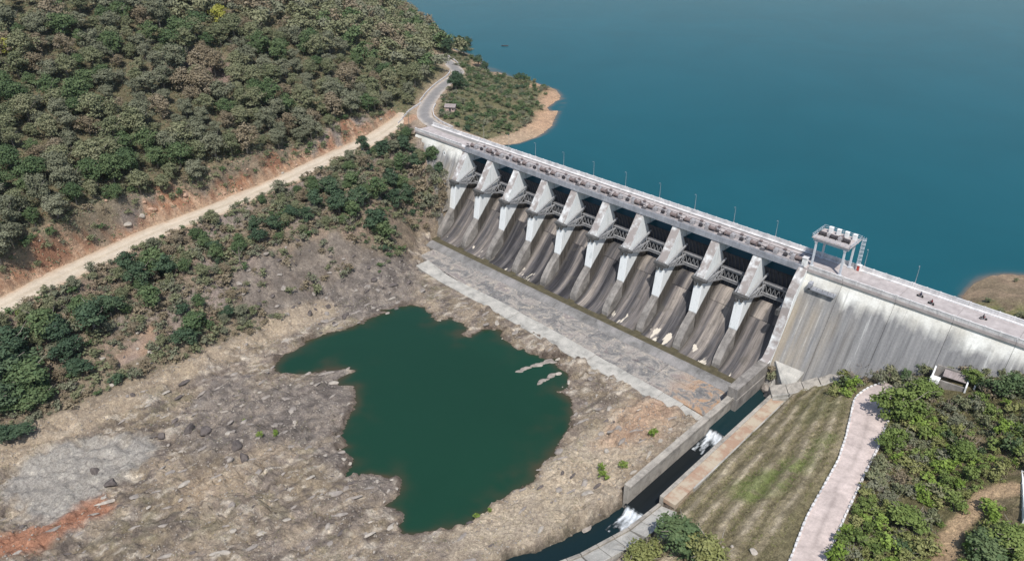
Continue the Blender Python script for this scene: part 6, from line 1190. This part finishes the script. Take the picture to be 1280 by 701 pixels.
P_ = cloud(lambda X, Y: (hillmask(X, Y) | ((gi(TI['side'], X, Y) > 0) & (gi(TI['dr'], X, Y) > 6.5) & (gi(TI['dr'], X, Y) < 24) & (X < 0) & (noise(X/3, Y/3, 3) > .3))) & (gi(TI['ar'], X, Y) > 6.5), (-190, -10, -230, 130), 50000, 2); clumps('undergrowth', P_, .24, 8, .95, [L_BROWN, L_GREY, L_OLIVE, L_GREEN], r9.choice(4, len(P_), p=[.16, .34, .38, .12]), 'low bushes between the forest trees and above the road cut')
P_ = cloud(lambda X, Y: rightmask(X, Y), (163, 245, -125, -3), 20000, 3); clumps('undergrowth', P_, .13, 10, .6, [L_BROWN, L_GREY, R_OLIVE, R_GREEN], r9.choice(4, len(P_), p=[.14, .20, .36, .30]), 'low mixed scrub under the bushes of the right bank')
P_ = cloud(lambda X, Y: penm(X, Y), (-130, 2, 13, 140), 9000, 4); clumps('undergrowth', P_, .15, 9, .6, [L_OLIVE, L_GREEN, L_GREY], r9.choice(3, len(P_), p=[.4, .38, .22]), 'low green cover on the peninsula above the orange shore')
def grassmask(X, Y): return (X > 162.2) & (X < 190) & (Y < -14) & (Y > -125) & (ipath(X, Y) > .8) & (X < np.interp(Y, [p[1] for p in PTS['pathL']][::-1], [p[0] for p in PTS['pathL']][::-1])) & (fbm(X/4, Y/4, 25) > .38) & ((gi(TI['tl'], X, Y) < .25) | (gi(TI['tl'], X, Y) > .68))
P_ = cloud(grassmask, (162, 192, -125, -14), 14000, 5); k = (poly_sd(P_[:, 0], P_[:, 1], PTS['green1']) < 1) & (r9.random(len(P_)) < .6); clumps('dry_grass', P_, .10, 7, .34, [L_GRASS, R_OLIVE, R_GREEN], np.where(k, 2, np.where(r9.random(len(P_)) < .8, 0, 1)), 'dry terraced grass on the slope left of the footpath', .1, .7)
def rivergrass(X, Y): return (gi(TI['river'], X, Y) > .5) & (gi(TI['psd'], X, Y) > 3) & (Y < -46) & (X < 148) & (fbm(X/6, Y/6, 35) > .495) & (poly_sd(X, Y, PTS['mud']) > 0) & (line_d(X, Y, PTS['track'])[0] > 4)
P_ = cloud(rivergrass, (-30, 150, -215, -45), 16000, 6); clumps('dry_grass', P_, .11, 6, .38, [L_GRASS, L_GREY, L_BROWN, L_OLIVE], r9.choice(4, len(P_), p=[.45, .2, .2, .15]), 'dry grass tufts between the rocks of the river bed', .1, .6)
# ---------------------------------------------------------------- rocks
def rock_mesh(seed, mat, sub=2, sx=1, sy=1, sz=.6, ang=.5):
    bm = bmesh.new(); bmesh.ops.create_icosphere(bm, subdivisions=sub, radius=1); r = random.Random(seed); pl = [(Vector((r.gauss(0, 1), r.gauss(0, 1), r.gauss(0, .8))).normalized(), r.uniform(.45, .85)) for _ in range(9)]
    for v in bm.verts:
        for n_, d_ in pl:
            e = v.co.dot(n_)-d_
            if e > 0: v.co -= n_*e*.95
        k = .85+.3*float(fbm(np.array(v.co.x*1.3+seed), np.array(v.co.y*1.3+v.co.z), seed)); v.co = Vector((v.co.x*sx*k, v.co.y*sy*k, v.co.z*sz*k))
    me = bpy.data.meshes.new('rock'); bm.to_mesh(me); bm.free(); me.materials.append(mat); return me
RK = {n_: [rock_mesh(i*13+len(n_)+j, m_, 2, 1, r_, .62) for i, r_ in enumerate((1, .75, .6))] for j, (n_, m_) in enumerate(dict(pale=M_TUFF, red=M_RROCK, dark=M_DROCK, mauve=M_MROCK).items())}
def boulder(x, y, s, kind, label, group=None, sz=1.0, rz=None, dz=0.0): return tag(link('boulder', rr.choice(RK[kind]), None, (x, y, float(H(x, y))+s*.12+dz), (rr.uniform(-.25, .25), rr.uniform(-.25, .25), rr.uniform(0, 6.28) if rz is None else rz), (s, s, s*sz)), label, 'boulder', group)
for (x, y, s, kind, lab) in PTS['rocks']:
    if 'outlet channel head' not in lab: boulder(x, y, s, kind, lab)
zc_ = float(H(153.4, -13))
boulder(153.9, -17.4, 2.5, 'mauve', 'big rounded boulder standing in the head of the outlet channel', None, 2.0, dz=4.9); boulder(154.6, -20.0, 1.7, 'pale', 'pale boulder in front of the big one at the outlet channel head', None, 1.9, dz=4.3)
o = shrub('scrub_bush', SHR['olive'][0], 153.2, -15.6, 1.5, 1.3, 'olive bush growing on top of the boulder at the outlet channel head', None, 'bush'); o.location.z = zc_+8.6
o = shrub('scrub_bush', SHR['brown'][1], 152.5, -14.6, 1.3, 1.2, 'dry brown bush against the wall above the outlet channel boulder', None, 'bush'); o.location.z = zc_+10.2
for (x, y, s) in PTS['shorerocks']: boulder(x, y, s, 'pale', 'pale stone in the shallow water along the pool shore', 'pale stones along the pool shore', dz=.15)
def cutmask(X, Y): d = gi(TI['dr'], X, Y); return (gi(TI['side'], X, Y) > 0) & (d > 5.2) & (d < 14) & (X < 0) & (Y < 12)
for i, (x, y) in enumerate(poisson((-80, 0, -190, 15), 5.2, cutmask, 2500, 21)):
    u = project(x, y, -8)[0]; w = 'at the left end' if u < .1 else 'left of the middle' if u < .2 else 'right of the middle' if u < .3 else 'at the dam end'; k = 'red' if rr.random() < .75 else 'pale'
    boulder(x, y, rr.uniform(.35, 1.0), k, f'{"reddish" if k == "red" else "pale"} rock on the red road cut {w}', f'{k} rocks on the road cut {w}')
def ledgemask(X, Y): return (gi(TI['river'], X, Y) > .5) & (gi(TI['psd'], X, Y) > .3) & (Y < -46) & (X < 147) & (poly_sd(X, Y, PTS['mud']) > 2) & (line_d(X, Y, PTS['track'])[0] > 4.5) & (fbm(X/8, Y/8, 45) > .50)
lp = [p for p in poisson((-30, 148, -210, -45), 4.2, ledgemask, 4000, 22) if inview(*p, -34)][:110]
def rivwhere(x, y):
    u, v, _ = project(x, y, -34)
    if u > .46: return 'between the pool and the channel wall' if v > .7 else 'between the pool and the concrete apron'
    return 'near the bottom edge left of the pool' if v > .88 else 'on the flat rock left of the pool' if u > .2 else 'on the river bed at the far left'
for x, y in lp:
    k = 'mauve' if rr.random() < .6 else 'pale' if rr.random() < .8 else 'dark'; w = rivwhere(x, y); s = rr.choice((rr.uniform(.4, .9), rr.uniform(.8, 1.7)))
    boulder(x, y, s, k, f'{"mauve-grey" if k == "mauve" else k} boulder {w}', f'{k} boulders {w}', rr.uniform(.35, .8), math.pi/2+.25+rr.uniform(-.4, .4), -.1)
def outmask(X, Y): return (poly_sd(X, Y, PTS['mauve2']) < 1) & (fbm(X/6, Y/6, 65) > .47)
for x, y in [p_ for p_ in poisson((-60, 60, -130, 10), 3.3, outmask, 3000, 26) if inview(*p_, -30)][:70]: k = 'dark' if rr.random() < .45 else 'mauve'; boulder(x, y, rr.uniform(.6, 1.7), k, f'{k} rock of the outcrop between the scrub and the pool head', f'{k} outcrop rocks above the pool', rr.uniform(.5, .9), dz=-.15)
def slabmask(X, Y): return (poly_sd(X, Y, PTS['slide']) < 3)
for x, y in poisson((-60, 60, -200, -60), 2.6, slabmask, 1500, 27)[:26]: boulder(x, y, rr.uniform(.6, 1.4), 'dark' if rr.random() < .5 else 'pale', 'tilted cracked rock slab on the bare slide scar', 'cracked slabs on the slide scar', .7, dz=-.1)
def ledm(X, Y): return (gi(TI['river'], X, Y) > .6) & (gi(TI['psd'], X, Y) > .2) & (Y < -46) & (X < 147) & (poly_sd(X, Y, PTS['mud']) > 2) & (line_d(X, Y, PTS['track'])[0] > 4) & (fbm(X/11, Y/11, 47) > .44)
for x, y in [p_ for p_ in poisson((-30, 148, -205, -45), 4.6, ledm, 5000, 43) if inview(*p_, -34)][:260]:
    k = 'mauve' if rr.random() < .5 else 'dark' if rr.random() < .55 else 'pale'; s = rr.uniform(.5, 1.25); w = rivwhere(x, y)
    o = link('rock_ledge', rr.choice(RK[k]), None, (x, y, float(H(x, y))-.02), (rr.uniform(-.2, .2), rr.uniform(-.12, .12), math.pi/2-.2+rr.uniform(-.5, .5)), (s*rr.uniform(1.4, 2.6), s*rr.uniform(.7, 1.1), s*rr.uniform(.4, .75)))
    tag(o, f'long {"mauve-grey" if k == "mauve" else k} rock ledge {w}', 'rock', f'long {k} rock ledges {w}')
# rock spits reaching into the pool from its right shore
for (x0, y0, x1, y1, n, lab) in PTS['spits']:
    t = empty('rock_spit', (x0, y0, POOL_Z), 0, lab, 'rock')
    for i in range(n):
        f = i/(n-1); x, y = x0+(x1-x0)*f+rr.uniform(-.5, .5), y0+(y1-y0)*f+rr.uniform(-.5, .5); s = rr.uniform(.9, 1.5)*(1.15-.45*abs(f-.4)); o = link('rock', rr.choice(RK['pale' if i == 0 else 'mauve']), t, (x-x0, y-y0, rr.uniform(-.15, .1)), (0, 0, math.atan2(y1-y0, x1-x0)+rr.uniform(-.3, .3)), (s*1.35, s*.95, s*.55))
V = []; F = []; r_ = np.random.default_rng(33)      # small rubble
def pebbles(name, P, smin, smax, mat, label):
    n = len(P); s = (smin+(smax-smin)*r_.random((n, 1, 1))**2); O = np.array([[1, 0, 0], [-1, 0, 0], [0, 1, 0], [0, -1, 0], [0, 0, 1], [0, 0, -.6]])[None]*(.55+.6*r_.random((n, 6, 1))); a = r_.uniform(0, 6.28, n); c, d = np.cos(a)[:, None], np.sin(a)[:, None]
    O = np.stack([O[..., 0]*c-O[..., 1]*d, O[..., 0]*d+O[..., 1]*c, O[..., 2]*.7], -1)*s; Vx = (P[:, None]+O).reshape(-1, 3); T = np.array([[0, 2, 4], [2, 1, 4], [1, 3, 4], [3, 0, 4], [2, 0, 5], [1, 2, 5], [3, 1, 5], [0, 3, 5]]); Fx = (T[None]+6*np.arange(n)[:, None, None]).reshape(-1, 3)
    return tag(link(name, np_mesh(name, Vx, Fx, mat)), label, kind='stuff')
bedm = lambda X, Y: (gi(TI['river'], X, Y) > .4) & (gi(TI['psd'], X, Y) > .2) & (Y < -45) & (X < 148) & (poly_sd(X, Y, PTS['mud']) > 1) & (fbm(X/4, Y/4, 55) > .42)
pebbles('rubble', cloud(bedm, (-30, 148, -210, -45), 17000, 7), .08, .42, M_TUFF, 'small pale stones strewn over the river bed'); pebbles('rubble', cloud(bedm, (-30, 148, -210, -45), 12000, 8), .1, .5, M_MROCK, 'small mauve-grey stones strewn over the river bed')
pebbles('rubble', cloud(lambda X, Y: (gi(TI['side'], X, Y) > 0) & (gi(TI['dr'], X, Y) > 4.4) & (gi(TI['dr'], X, Y) < 15) & (X < 0) & (Y < 15), (-90, 0, -190, 20), 9000, 9), .08, .45, M_RROCK, 'reddish stones and earth lumps on the road cut')
pebbles('rubble', cloud(bankmask, (-75, 16, -215, 2), 5000, 10), .1, .4, M_MROCK, 'grey stones on the scrub slope below the dirt road')

bx, by = PTS['boatspot'][0]
bo = empty('boat', (bx, by, LAKE_Z), R_(40), 'tiny dark boat alone on the lake beyond the wooded point', 'boat')
MB().hexa([(-2.0, -.35, -.15), (1.7, -.4, -.15), (1.7, .4, -.15), (-2.0, .35, -.15), (-2.4, -.55, .5), (2.6, -.12, .65), (2.6, .12, .65), (-2.4, .55, .5)]).build('hull', M_DARK, bo); MB().box(-.9, -.6, -.5, .5, .505, .58).build('thwart', M_BARK, bo); MB().box(.6, .9, -.42, .42, .505, .58).build('thwart', M_BARK, bo)
# ---------------------------------------------------------------- haze of a warm dry day
hm_ = bpy.data.materials.new('haze'); hm_.use_nodes = True; N = hm_.node_tree.nodes; N.clear(); o_ = N.new('ShaderNodeOutputMaterial'); v_ = N.new('ShaderNodeVolumePrincipled'); v_.inputs['Color'].default_value = (.80, .88, .96, 1); v_.inputs['Density'].default_value = HAZE; v_.inputs['Anisotropy'].default_value = .6; hm_.node_tree.links.new(v_.outputs[0], o_.inputs['Volume'])
tag(MB().box(-1600, 1400, -900, 1900, -45, 125).build('haze', hm_), 'thin pale haze over the valley and the lake', kind='stuff')
